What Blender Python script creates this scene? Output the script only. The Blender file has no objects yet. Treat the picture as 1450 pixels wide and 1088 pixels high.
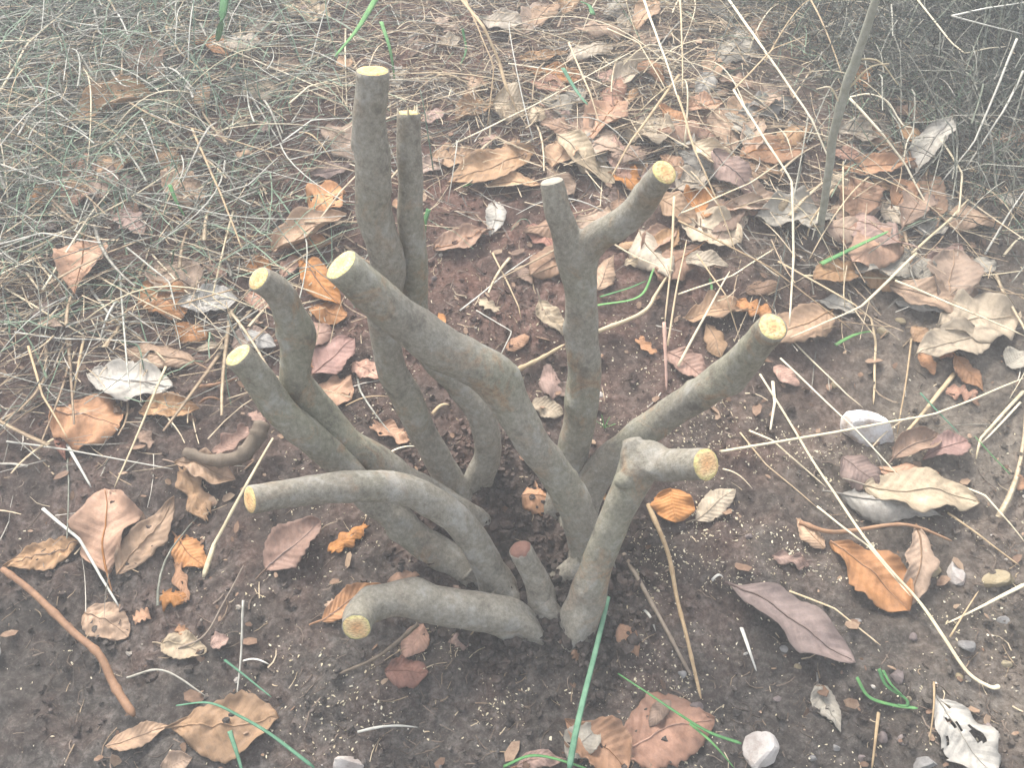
import bpy, math, random
import numpy as np
from mathutils import noise as mnoise, Vector

random.seed(7)
RNG = np.random.default_rng(11)
R = math.radians
scene = bpy.context.scene
COLL = scene.collection

# ------------------------------------------------------------------ camera
PITCH, DIST, HFOV = 38.0, 1.05, 60.0
CAM = np.array([0.0, -DIST*math.cos(R(PITCH)), DIST*math.sin(R(PITCH))])
cd = bpy.data.cameras.new('camera')
cd.sensor_width = 36.0
cd.lens = 18.0/math.tan(R(HFOV/2))
cd.clip_start, cd.clip_end = 0.02, 200.0
cam = bpy.data.objects.new('camera', cd)
COLL.objects.link(cam)
cam.location = CAM
cam.rotation_euler = (R(90-PITCH), 0, 0)
scene.camera = cam

# ------------------------------------------------------------------ sky, sun, exposure
SUN_EL, SUN_AZ = 58.0, -35.0          # azimuth from +Y (away from camera), negative = left
w = bpy.data.worlds.new('World')
scene.world = w
w.use_nodes = True
nt = w.node_tree
nt.nodes.clear()
sky = nt.nodes.new('ShaderNodeTexSky')
sky.sky_type = 'NISHITA'
sky.sun_disc = False
sky.sun_elevation = R(SUN_EL)
sky.sun_rotation = R(SUN_AZ)
sky.dust_density = 4.0
sky.air_density = 1.2
hs = nt.nodes.new('ShaderNodeHueSaturation')
hs.inputs['Saturation'].default_value = 0.48     # overcast: nearly white sky
bgn = nt.nodes.new('ShaderNodeBackground')
bgn.inputs['Strength'].default_value = 0.15
wo = nt.nodes.new('ShaderNodeOutputWorld')
nt.links.new(sky.outputs[0], hs.inputs['Color'])
nt.links.new(hs.outputs[0], bgn.inputs['Color'])
nt.links.new(bgn.outputs[0], wo.inputs['Surface'])

sd = bpy.data.lights.new('sun', 'SUN')
sd.energy = 1.5
sd.angle = R(16)
sd.color = (1.0, 0.98, 0.95)
sun = bpy.data.objects.new('sun', sd)
COLL.objects.link(sun)
el, az = R(SUN_EL), R(SUN_AZ)
sdir = Vector((math.sin(az)*math.cos(el), math.cos(az)*math.cos(el), math.sin(el)))
sun.location = sdir*6
sun.rotation_euler = sdir.to_track_quat('Z', 'Y').to_euler()

scene.view_settings.view_transform = 'Standard'
scene.view_settings.look = 'None'
scene.view_settings.gamma = 1.0
scene.view_settings.exposure = 1.50
scene.cycles.use_denoising = True
scene.cycles.max_bounces = 6
scene.cycles.volume_bounces = 1
HAZE_DENSITY = 0.068

# ------------------------------------------------------------------ numeric helpers
FPX = 725.0/math.tan(R(HFOV/2))
FWD = np.array([0, math.cos(R(PITCH)), -math.sin(R(PITCH))])
UPV = np.array([0, math.sin(R(PITCH)), math.cos(R(PITCH))])
RGT = np.array([1.0, 0, 0])

def vnoise(x, y, seed=0):
    xi = np.floor(x).astype(np.int64); yi = np.floor(y).astype(np.int64)
    fx = x-xi; fy = y-yi
    fx = fx*fx*(3-2*fx); fy = fy*fy*(3-2*fy)
    def h(a, b):
        n = (a*374761393 + b*668265263 + seed*1442695041) & 0xFFFFFFFF
        n = ((n ^ (n >> 13))*1274126177) & 0xFFFFFFFF
        return ((n ^ (n >> 16)) & 0xFFFF)/65535.0
    return (h(xi, yi)*(1-fx)+h(xi+1, yi)*fx)*(1-fy)+(h(xi, yi+1)*(1-fx)+h(xi+1, yi+1)*fx)*fy

def fbm(x, y, s, oct=4, seed=0, gain=0.5):
    t = 0; a = 1; tot = 0
    for k in range(oct):
        t = t+a*vnoise(x*s+17.3*k, y*s-9.1*k, seed+k)
        tot += a; a *= gain; s *= 2.03
    return t/tot-0.5

def softclip(y, lo, hi, k=0.25):
    return lo+k*np.logaddexp(0, (y-lo)/k)-k*np.logaddexp(0, (y-hi)/k)

SLOPE = math.tan(R(16))
def ghs(x, y):
    """smooth hillside"""
    x = np.asarray(x, float); y = np.asarray(y, float)
    return SLOPE*(softclip(y, -1.2, 1.3)-softclip(np.float64(0), -1.2, 1.3)) + 0.06*fbm(x+3.3, y+1.7, 1.9, 3, 5)
G0 = float(ghs(0, 0))
def gh(x, y):
    x = np.asarray(x, float); y = np.asarray(y, float)
    near = np.exp(-((x/2.6)**4+((y-.2)/2.4)**4))
    return ghs(x, y)-G0 + near*(0.020*fbm(x, y, 11, 3, 21) + 0.019*np.maximum(fbm(x, y, 42, 3, 33), -.12) + 0.0095*fbm(x, y, 110, 2, 44))

def ray(px, py):
    v = FWD*FPX + RGT*(px-725.0) - UPV*(py-544.0)
    return v/np.linalg.norm(v)

def at(px, py, h=0.0):
    """point of the hillside (plus h) seen in this direction"""
    v = ray(px, py)
    lo, hi = 0.2, 6.0
    prev = lo
    for t in np.arange(0.3, 6.0, 0.02):
        p = CAM+v*t
        if p[2] < gh(p[0], p[1])+h:
            lo, hi = prev, t
            break
        prev = t
    for _ in range(18):
        m = (lo+hi)/2
        p = CAM+v*m
        if p[2] < gh(p[0], p[1])+h: hi = m
        else: lo = m
    return CAM+v*(lo+hi)/2

def depth(p):
    return float(np.dot(np.asarray(p)-CAM, FWD))

def spline(P, n):
    """Catmull-Rom through rows of P (any width)"""
    P = np.asarray(P, float)
    if len(P) == 2:
        t = np.linspace(0, 1, n)[:, None]
        return P[0]*(1-t)+P[1]*t
    Q = np.vstack([2*P[0]-P[1], P, 2*P[-1]-P[-2]])
    out = []
    ts = np.linspace(0, len(P)-1-1e-9, n)
    for t in ts:
        i = int(t); f = t-i
        a, b, c, d = Q[i], Q[i+1], Q[i+2], Q[i+3]
        out.append(0.5*((2*b)+(-a+c)*f+(2*a-5*b+4*c-d)*f*f+(-a+3*b-3*c+d)*f**3))
    return np.array(out)

def frames(C):
    T = np.gradient(C, axis=0)
    T /= np.linalg.norm(T, axis=1)[:, None]+1e-12
    N = np.zeros_like(C)
    a = np.array([0, 0, 1.0]) if abs(T[0][2]) < .9 else np.array([1.0, 0, 0])
    n = a-T[0]*np.dot(a, T[0]); n /= np.linalg.norm(n)
    for i in range(len(C)):
        n = n-T[i]*np.dot(n, T[i]); n /= np.linalg.norm(n)+1e-12
        N[i] = n
    return T, N, np.cross(T, N)

# ------------------------------------------------------------------ mesh / object helpers
def mesh_np(name, V, F, smooth=True, uv=None):
    """V (n,3), F (m,k) with one k; uv per vertex"""
    V = np.asarray(V, np.float32); F = np.asarray(F, np.int32)
    me = bpy.data.meshes.new(name)
    m, k = F.shape
    me.vertices.add(len(V)); me.vertices.foreach_set('co', V.ravel())
    me.loops.add(m*k); me.loops.foreach_set('vertex_index', F.ravel())
    me.polygons.add(m); me.polygons.foreach_set('loop_start', np.arange(0, m*k, k, dtype=np.int32))
    me.polygons.foreach_set('use_smooth', np.full(m, smooth, dtype=bool))
    if uv is not None:
        l = me.uv_layers.new(name='uv')
        l.data.foreach_set('uv', np.asarray(uv, np.float32)[F.ravel()].ravel())
    me.update(calc_edges=True)
    me.validate()
    return me

def link(name, me, mat=None, parent=None, loc=None):
    o = bpy.data.objects.new(name, me)
    COLL.objects.link(o)
    if mat is not None and me is not None:
        me.materials.append(mat)
    if parent is not None: o.parent = parent
    if loc is not None: o.location = loc
    return o

def tag(o, label=None, cat=None, group=None, kind=None):
    if label: o['label'] = label
    if cat: o['category'] = cat
    if group: o['group'] = group
    if kind: o['kind'] = kind
    return o

def tube_arrays(C, rad, sides=8, flat=1.0, up=None, cap=True, jitter=0.0, seed=0):
    n = len(C)
    T, N, B = frames(C)
    if up is not None:
        N = up-T*(T@up)[:, None]; N /= np.linalg.norm(N, axis=1)[:, None]+1e-9
        B = np.cross(T, N)
    a = np.linspace(0, 2*np.pi, sides, endpoint=False)
    rad = np.broadcast_to(rad, (n,))
    V = C[:, None, :]+rad[:, None, None]*(np.cos(a)[None, :, None]*B[:, None, :]+flat*np.sin(a)[None, :, None]*N[:, None, :])
    if jitter:
        rj = np.random.default_rng(seed)
        V = V+(rj.normal(size=(n, sides, 1))*jitter)*rad[:, None, None]*(V-C[:, None, :])/(rad[:, None, None]+1e-9)
    V = V.reshape(-1, 3)
    i = np.arange(n-1)[:, None]*sides; j = np.arange(sides)[None, :]; j2 = (j+1) % sides
    F = np.stack([i+j, i+j2, i+sides+j2, i+sides+j], -1).reshape(-1, 4)
    if cap:
        V = np.vstack([V, C[0], C[-1]])
        s, e = n*sides, n*sides+1
        jj = np.arange(0, sides, 2)
        k0 = np.stack([np.full_like(jj, s), (jj+2) % sides, (jj+1) % sides, jj], -1)
        b = (n-1)*sides
        k1 = np.stack([np.full_like(jj, e), b+jj, b+(jj+1) % sides, b+(jj+2) % sides], -1)
        if sides % 2 == 0: F = np.vstack([F, k0, k1])
    return V, F

def bundle(paths, radii, sides=3, flat=1.0):
    """many thin tubes in one mesh: paths (N,K,3), radii (N,K)"""
    N, K, _ = paths.shape
    T = np.gradient(paths, axis=1)
    T /= np.linalg.norm(T, axis=2)[..., None]+1e-12
    up = np.array([0.05, 0.1, 1.0])
    B = np.cross(T, up); B /= np.linalg.norm(B, axis=2)[..., None]+1e-9
    Nn = np.cross(B, T)
    a = np.linspace(0, 2*np.pi, sides, endpoint=False)
    V = paths[:, :, None, :]+radii[:, :, None, None]*(np.cos(a)[None, None, :, None]*B[:, :, None, :]+flat*np.sin(a)[None, None, :, None]*Nn[:, :, None, :])
    base = (np.arange(N)*K*sides)[:, None, None]
    i = (np.arange(K-1)*sides)[None, :, None]; j = np.arange(sides)[None, None, :]; j2 = (j+1) % sides
    F = np.stack([base+i+j, base+i+j2, base+i+sides+j2, base+i+sides+j], -1).reshape(-1, 4)
    return V.reshape(-1, 3), F

# ------------------------------------------------------------------ materials
class NB:
    def __init__(s, name):
        s.m = bpy.data.materials.new(name); s.m.use_nodes = True
        s.t = s.m.node_tree; s.t.nodes.clear()
        s.out = s.n('OutputMaterial'); s.b = s.n('BsdfPrincipled')
        s.l(s.b.outputs[0], s.out.inputs['Surface'])
    def n(s, k, **kw):
        d = s.t.nodes.new('ShaderNode'+k)
        for a, v in kw.items(): setattr(d, a, v)
        return d
    def l(s, a, b): s.t.links.new(a, b)
    def noise(s, vec, scale, detail=4, rough=.6, out='Fac', dist=0):
        d = s.n('TexNoise'); d.inputs['Scale'].default_value = scale
        d.inputs['Detail'].default_value = detail; d.inputs['Roughness'].default_value = rough
        d.inputs['Distortion'].default_value = dist
        if vec is not None: s.l(vec, d.inputs['Vector'])
        return d.outputs[out]
    def ramp(s, fac, stops):
        d = s.n('ValToRGB'); e = d.color_ramp.elements
        while len(e) > 1: e.remove(e[-1])
        for i, (p, c) in enumerate(stops):
            x = e[0] if i == 0 else e.new(p)
            x.position = p
            x.color = (c, c, c, 1) if not hasattr(c, '__len__') else (*c, 1)
        s.l(fac, d.inputs[0]); return d.outputs[0]
    def math(s, op, a, b=0.0, c=None, clamp=False):
        d = s.n('Math', operation=op, use_clamp=clamp)
        for i, v in enumerate((a, b, c)):
            if v is None: continue
            if hasattr(v, 'is_linked'): s.l(v, d.inputs[i])
            else: d.inputs[i].default_value = v
        return d.outputs[0]
    def mix(s, f, a, b, mode='MIX'):
        d = s.n('Mix', data_type='RGBA', blend_type=mode)
        for k, v in ((0, f), (6, a), (7, b)):
            if hasattr(v, 'is_linked'): s.l(v, d.inputs[k])
            elif k == 0: d.inputs[0].default_value = v
            else: d.inputs[k].default_value = (*v, 1)
        return d.outputs[2]
    def bump(s, h, strength, dist):
        d = s.n('Bump'); d.inputs['Strength'].default_value = strength; d.inputs['Distance'].default_value = dist
        s.l(h, d.inputs['Height']); s.l(d.outputs[0], s.b.inputs['Normal'])
    def done(s, col, rough=.8, spec=.3):
        s.l(col, s.b.inputs['Base Color'])
        if hasattr(rough, 'is_linked'): s.l(rough, s.b.inputs['Roughness'])
        else: s.b.inputs['Roughness'].default_value = rough
        s.b.inputs['Specular IOR Level'].default_value = spec
        return s.m

def mat_soil():
    k = NB('soil')
    g = k.n('NewGeometry').outputs['Position']
    big = k.noise(g, 3.1, 4, .6)
    mid = k.noise(g, 16, 5, .7)
    fine = k.noise(g, 130, 5, .75)
    dark = k.ramp(fine, [(.25, (.024, .020, .017)), (.48, (.086, .073, .062)), (.72, (.215, .190, .166))])
    redd = k.ramp(fine, [(.25, (.042, .018, .012)), (.48, (.130, .066, .047)), (.72, (.26, .158, .122))])
    ochr = k.ramp(fine, [(.25, (.070, .056, .043)), (.5, (.185, .153, .117)), (.75, (.33, .285, .23))])
    sx = k.n('SeparateXYZ'); k.l(g, sx.inputs[0])
    yy = k.math('MULTIPLY_ADD', sx.outputs[1], 1.3, .62)
    f1 = k.math('ADD', yy, k.math('MULTIPLY_ADD', mid, 1.6, -.9), clamp=True)
    c = k.mix(f1, dark, redd)
    xx = k.math('MULTIPLY_ADD', sx.outputs[0], 2.4, -.55)
    f2 = k.math('ADD', xx, k.math('MULTIPLY_ADD', big, 2.6, -1.25), clamp=True)
    c = k.mix(f2, c, ochr)
    c = k.mix(k.ramp(k.noise(g, 7.5, 5, .65), [(.40, .5), (.58, 0)]), c, (.030, .024, .020))
    # shade in the gaps under the grass, painted into the soil at either side
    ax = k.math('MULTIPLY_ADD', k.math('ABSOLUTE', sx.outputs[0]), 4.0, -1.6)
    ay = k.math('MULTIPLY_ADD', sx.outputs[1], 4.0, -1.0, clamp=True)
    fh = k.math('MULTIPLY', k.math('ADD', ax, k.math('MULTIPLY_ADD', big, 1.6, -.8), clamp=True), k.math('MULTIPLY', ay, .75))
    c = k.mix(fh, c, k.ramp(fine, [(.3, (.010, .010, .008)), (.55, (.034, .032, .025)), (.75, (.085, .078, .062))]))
    sp = k.n('TexVoronoi'); sp.inputs['Scale'].default_value = 210; k.l(g, sp.inputs['Vector'])
    c = k.mix(k.ramp(sp.outputs['Distance'], [(.0, .55), (.22, .0)]), c, (.25, .21, .17))
    k.bump(k.noise(g, 260, 6, .8), .9, .004)
    return k.done(c, .95, .15)

def mat_bark():
    k = NB('bark')
    g = k.n('NewGeometry').outputs['Position']
    n1 = k.noise(g, 34, 6, .7); n2 = k.noise(g, 210, 6, .8); n3 = k.noise(g, 9, 3, .5); n4 = k.noise(g, 30, 6, .72, dist=.8); n5 = k.noise(g, 700, 2, .5)
    c = k.ramp(n2, [(.30, (.140, .123, .094)), (.5, (.232, .210, .164)), (.70, (.335, .308, .252))])
    c = k.mix(k.ramp(n3, [(.48, 0), (.68, .50)]), c, k.ramp(n2, [(.3, (.130, .132, .078)), (.7, (.270, .262, .170))]))
    c = k.mix(k.math('MULTIPLY', k.ramp(n4, [(.52, 0), (.66, .75)]), k.ramp(n3, [(.42, .15), (.58, 1)])), c, k.ramp(n2, [(.3, (.20, .115, .06)), (.7, (.37, .245, .14))]))
    c = k.mix(k.ramp(n1, [(.53, 0), (.68, .45)]), c, (.41, .40, .365))
    c = k.mix(k.ramp(n1, [(.30, .8), (.44, 0)]), c, (.090, .074, .058))
    lv = k.n('TexVoronoi'); lv.inputs['Scale'].default_value = 115; k.l(g, lv.inputs['Vector'])
    c = k.mix(k.ramp(lv.outputs['Distance'], [(.06, .55), (.15, 0)]), c, (.30, .26, .20))
    k.bump(k.math('ADD', k.math('ADD', n2, k.math('MULTIPLY', n5, .4)), k.math('MULTIPLY', n1, .9)), .5, .003)
    return k.done(c, .85, .25)

def mat_cut():
    k = NB('cut_wood')
    uv = k.n('UVMap').outputs[0]
    sx = k.n('SeparateXYZ'); k.l(uv, sx.inputs[0])
    oi = k.n('ObjectInfo')
    g = k.n('NewGeometry').outputs['Position']
    mp = k.n('Mapping'); k.l(g, mp.inputs['Vector']); mp.inputs['Scale'].default_value = (1, 1, 3)
    mp.inputs['Rotation'].default_value = (.4, .6, .8)
    n = k.noise(mp.outputs[0], 330, 3, .6)
    n2 = k.noise(g, 95, 3, .6)
    rr = k.math('ADD', sx.outputs[0], k.math('MULTIPLY_ADD', n2, .5, -.25))
    c = k.ramp(rr, [(0, (.66, .34, .15)), (.36, (.70, .44, .21)), (.64, (.72, .56, .30)), (.86, (.64, .57, .25)), (.98, (.50, .47, .18)), (1, (.40, .36, .16))])
    c = k.mix(k.ramp(k.noise(g, 120, 4, .7), [(.48, 0), (.60, .6)]), c, (.68, .40, .20))
    warm = k.mix(.5, (.58, .29, .10), c)
    c = k.mix(k.math('MULTIPLY', oi.outputs['Random'], .8), c, warm)
    c = k.mix(k.ramp(n, [(.38, .75), (.55, 0)]), c, (.34, .21, .10))
    k.bump(n, .5, .0015)
    return k.done(c, .8, .2)

def mat_leaf(name, col, spots=.5):
    k = NB(name)
    uv = k.n('UVMap').outputs[0]
    sx = k.n('SeparateXYZ'); k.l(uv, sx.inputs[0])
    u, v = sx.outputs[0], sx.outputs[1]
    oi = k.n('ObjectInfo')
    tc = k.n('TexCoord').outputs['Object']
    off = k.n('VectorMath', operation='ADD'); k.l(tc, off.inputs[0])
    sc = k.n('VectorMath', operation='SCALE'); k.l(oi.outputs['Location'], sc.inputs[0]); sc.inputs['Scale'].default_value = 7.0
    k.l(sc.outputs[0], off.inputs[1])
    p = off.outputs[0]
    vv = k.math('MULTIPLY', k.math('ABSOLUTE', k.math('SUBTRACT', v, .5)), 2.0)
    lat = k.math('FRACT', k.math('SUBTRACT', k.math('MULTIPLY', u, 10.0), k.math('MULTIPLY', vv, 1.9)))
    tri = k.math('ABSOLUTE', k.math('SUBTRACT', lat, .5))
    lv = k.ramp(tri, [(.0, 1.0), (.10, 0.0)])
    mid = k.ramp(vv, [(.0, 1.0), (.07, 0.0)])
    vein = k.math('MAXIMUM', lv, mid)
    n1 = k.noise(p, 42, 6, .7); n2 = k.noise(p, 190, 5, .75); n3 = k.noise(p, 70, 3, .6)
    lo = tuple(x*.55 for x in col); hi = tuple(min(.8, x*1.35+.03) for x in col)
    c = k.ramp(k.math('ADD', k.math('MULTIPLY', n1, .65), k.math('MULTIPLY', n2, .35)), [(.32, lo), (.5, col), (.66, hi)])
    c = k.mix(k.math('MULTIPLY', vein, .12), c, tuple(min(.75, x*1.25+.05) for x in col))
    edge = k.math('MULTIPLY', k.ramp(vv, [(.45, 0), (1, 1)]), k.ramp(n1, [(.40, 0), (.56, .85)]))
    c = k.mix(edge, c, tuple(x*.5 for x in col))
    c = k.mix(k.math('MULTIPLY', k.ramp(n3, [(.58, 0), (.72, .8)]), spots), c, tuple(x*.38 for x in col))
    hsv = k.n('HueSaturation')
    hsv.inputs['Hue'].default_value = .5
    k.l(k.math('MULTIPLY_ADD', oi.outputs['Random'], .5, .75), hsv.inputs['Value'])
    k.l(k.math('MULTIPLY_ADD', k.math('FRACT', k.math('MULTIPLY', oi.outputs['Random'], 13.7)), .4, .78), hsv.inputs['Saturation'])
    k.l(c, hsv.inputs['Color'])
    c = hsv.outputs[0]
    ridge = k.math('ADD', k.ramp(tri, [(.0, 1.0), (.5, 0.0)]), k.math('MULTIPLY', mid, 1.3))
    k.bump(k.math('ADD', ridge, k.math('MULTIPLY', n2, 1.4)), .35, .0014)
    k.done(c, k.ramp(n2, [(.3, .5), (.7, .8)]), .35)
    tr = k.n('BsdfTranslucent'); k.l(c, tr.inputs['Color'])
    mx = k.n('MixShader'); mx.inputs[0].default_value = .14
    k.l(k.b.outputs[0], mx.inputs[1]); k.l(tr.outputs[0], mx.inputs[2]); k.l(mx.outputs[0], k.out.inputs['Surface'])
    return k.m

def mat_straw(name, a, b, c_, island=False, obj=True):
    k = NB(name)
    g = k.n('NewGeometry')
    n = k.noise(g.outputs['Position'], 110, 5, .75)
    if island: r = g.outputs['Random Per Island']
    else: r = k.n('ObjectInfo').outputs['Random']
    f = k.math('ADD', k.math('MULTIPLY', r, .7), k.math('MULTIPLY_ADD', n, 1.5, -.58), clamp=True)
    col = k.ramp(f, [(0.05, a), (.5, b), (.95, c_)])
    return k.done(col, .7, .3)

def mat_stone(name, a, b, c_):
    k = NB(name)
    p = k.n('NewGeometry').outputs['Position']
    n1 = k.noise(p, 38, 5, .6); n2 = k.noise(p, 220, 4, .7)
    col = k.ramp(n1, [(.3, a), (.5, b), (.68, c_)])
    col = k.mix(k.ramp(n2, [(.55, 0), (.75, .5)]), col, tuple(x*.5 for x in a))
    k.bump(k.math('ADD', n2, n1), .5, .003)
    return k.done(col, .75, .3)

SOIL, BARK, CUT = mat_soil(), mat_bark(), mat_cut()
COLS = {'tan': (.390, .245, .140), 'org': (.400, .200, .090), 'pale': (.450, .355, .240), 'pink': (.390, .225, .155),
        'red': (.285, .140, .098), 'brn': (.240, .150, .095), 'gry': (.360, .325, .265), 'wht': (.420, .385, .330), 'plum': (.245, .165, .130)}
LEAFM = {k: mat_leaf('leaf_'+k, v, .2 if k in ('wht', 'org') else .35) for k, v in COLS.items()}
STRAW = {'cream': mat_straw('straw_cream', (.42, .34, .20), (.58, .49, .33), (.70, .62, .46)),
         'tan': mat_straw('straw_tan', (.28, .19, .10), (.42, .31, .18), (.52, .41, .26)),
         'grey': mat_straw('straw_grey', (.24, .22, .17), (.38, .36, .30), (.52, .50, .43)),
         'brown': mat_straw('twig_brown', (.10, .075, .05), (.17, .13, .09), (.26, .21, .16)),
         'orange': mat_straw('root_orange', (.17, .09, .05), (.27, .15, .08), (.35, .22, .13)),
         'pink': mat_straw('stem_pink', (.36, .20, .15), (.46, .28, .21), (.55, .36, .28)),
         'green': mat_straw('grass_green', (.045, .13, .045), (.075, .20, .065), (.14, .30, .09)),
         'dkgreen': mat_straw('grass_sage', (.05, .13, .075), (.08, .19, .11), (.15, .28, .17)),
         'white': mat_straw('wood_shard', (.40, .37, .30), (.52, .49, .41), (.64, .61, .54))}

# ------------------------------------------------------------------ ground
def axis_coords(lo, hi, step, far, n):
    core = np.arange(lo, hi+step/2, step)
    g = np.cumsum(step*1.165**np.arange(1, n+1))
    g = g*(far/g[-1])**np.linspace(0, 1, n)
    return np.concatenate([lo-g[::-1], core, hi+g])
gx = axis_coords(-1.15, 1.15, .0052, 10.0, 42)
gy = axis_coords(-.62, 1.15, .0052, 10.0, 42)
X, Y = np.meshgrid(gx, gy)
V = np.stack([X, Y, gh(X, Y)], -1).reshape(-1, 3)
nx, ny = len(gx), len(gy)
ii = (np.arange(ny-1)[:, None]*nx+np.arange(nx-1)[None, :])
F = np.stack([ii, ii+1, ii+nx+1, ii+nx], -1).reshape(-1, 4)
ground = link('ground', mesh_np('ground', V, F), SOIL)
tag(ground, 'bare reddish brown hillside soil under the leaf litter', 'ground', kind='structure')

# ------------------------------------------------------------------ the pruned shrub
def trace3d(pts, rs, start=None, depth_off=0.0):
    """base-to-tip pixel centreline -> 3-D; rs = how far each segment leans towards the viewer"""
    out = []
    P = at(pts[0][0], pts[0][1], 0.0) if start is None else np.array(start)
    out.append(P)
    for (px, py, *_), r in zip(pts[1:], rs):
        v = ray(px, py)
        a = P-CAM
        al = np.dot(a, v)
        lat = np.linalg.norm(a-al*v)
        P = CAM+v*(al-lat*r/math.sqrt(1-r*r))
        out.append(P)
    return np.array(out)

def radii(P, pts):
    return np.array([p[2]*.475*np.linalg.norm(q-CAM)/FPX*(np.dot(ray(p[0], p[1]), FWD)) for p, q in zip(pts, P)])

def branch_mesh(P, rad, sides=26, step=.0045, bumps=(), wob=.05, seed=0, lobe=0.0):
    L = np.sum(np.linalg.norm(np.diff(P, axis=0), axis=1))
    n = max(24, int(L/step))
    S = spline(np.column_stack([P, rad]), n)
    C, rr = S[:, :3].copy(), S[:, 3].copy()
    for i in range(n):                                   # slow waver of the axis
        q = Vector(C[i])*22+Vector((seed*3.1, 0, 0))
        e = min(1, i/10)
        C[i] += np.array(mnoise.noise_vector(q))*.0034*e
    T, N, B = frames(C)
    a = np.linspace(0, 2*np.pi, sides, endpoint=False)
    V = np.zeros((n, sides, 3))
    for i in range(n):
        s = i/(n-1)
        for j in range(sides):
            d = math.cos(a[j])*B[i]+math.sin(a[j])*N[i]
            p = C[i]+d*rr[i]
            k = 1+wob*1.6*mnoise.noise(Vector(p)*28+Vector((seed, 0, 0)))+wob*.7*mnoise.noise(Vector(p)*75)+wob*.35*mnoise.noise(Vector(p)*190)
            if lobe:
                k += lobe*math.exp(-((max(0, i*L/n-.05))/.022)**2)*(.55+.45*math.cos(3*a[j]+seed)+.3*math.cos(5*a[j]+seed*2.3))
            V[i, j] = C[i]+d*rr[i]*k
    # swollen nodes / knots: (fraction, angle direction vector, height, size)
    for (bs, bd, bh, bsz) in bumps:
        c0 = C[int(bs*(n-1))]; r0 = rr[int(bs*(n-1))]
        bd = np.array(bd, float); bd /= np.linalg.norm(bd)
        ctr = c0+bd*r0
        dist = np.linalg.norm(V-ctr, axis=2)
        V += (np.exp(-(dist/bsz)**2)*bh)[..., None]*bd
    return V, C, T, N, B, rr

def branch_object(name, V, parent, mats=BARK):
    n, s, _ = V.shape
    VV = V.reshape(-1, 3)
    i = np.arange(n-1)[:, None]*s; j = np.arange(s)[None, :]; j2 = (j+1) % s
    F = np.stack([i+j, i+s+j, i+s+j2, i+j2], -1).reshape(-1, 4)
    VV = np.vstack([VV, V[0].mean(0), V[-1].mean(0)])
    jj = np.arange(0, s, 2)
    b = (n-1)*s
    F = np.vstack([F, np.stack([np.full_like(jj, n*s), jj, (jj+1) % s, (jj+2) % s], -1),
                   np.stack([np.full_like(jj, n*s+1), b+(jj+2) % s, b+(jj+1) % s, b+jj], -1)])
    return VV, F

def cut_face(parent, ring, T, seed, proud=.0012, dish=.0, mat=CUT, name='cut_face', ragged=.03):
    s = len(ring)
    c = ring.mean(0)
    K = 7
    rg = random.Random(seed)
    V = [c+T*proud]; uv = [(0, 0)]
    for k in range(1, K+1):
        f = k/K
        for j in range(s):
            e = .985 if k < K else 1.0+ragged*(rg.random()-.6)
            p = c+(ring[j]-c)*f*e
            h = proud*(1-.9*f**6)+.0007*mnoise.noise(Vector(p)*260)*(1 if k < K else 0)
            if k == K: h = -.0004
            V.append(p+T*h); uv.append((f, j/s))
    F = []
    for j in range(0, s, 2):
        F.append((0, 1+j, 1+(j+1) % s, 1+(j+2) % s))
    for k in range(K-1):
        for j in range(s):
            a0 = 1+k*s+j; a1 = 1+k*s+(j+1) % s
            F.append((a0, a0+s, a1+s, a1))
    o = link(name, mesh_np(name, V, F, uv=uv), mat, parent)
    return o

bush = bpy.data.objects.new('pruned_bush', None)
COLL.objects.link(bush)
bush_base = at(745, 800)
bush.location = (0, 0, 0)
tag(bush, 'many-stemmed grey brown bush cut back to bare stubs with fresh pale cuts', 'bush')

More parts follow.
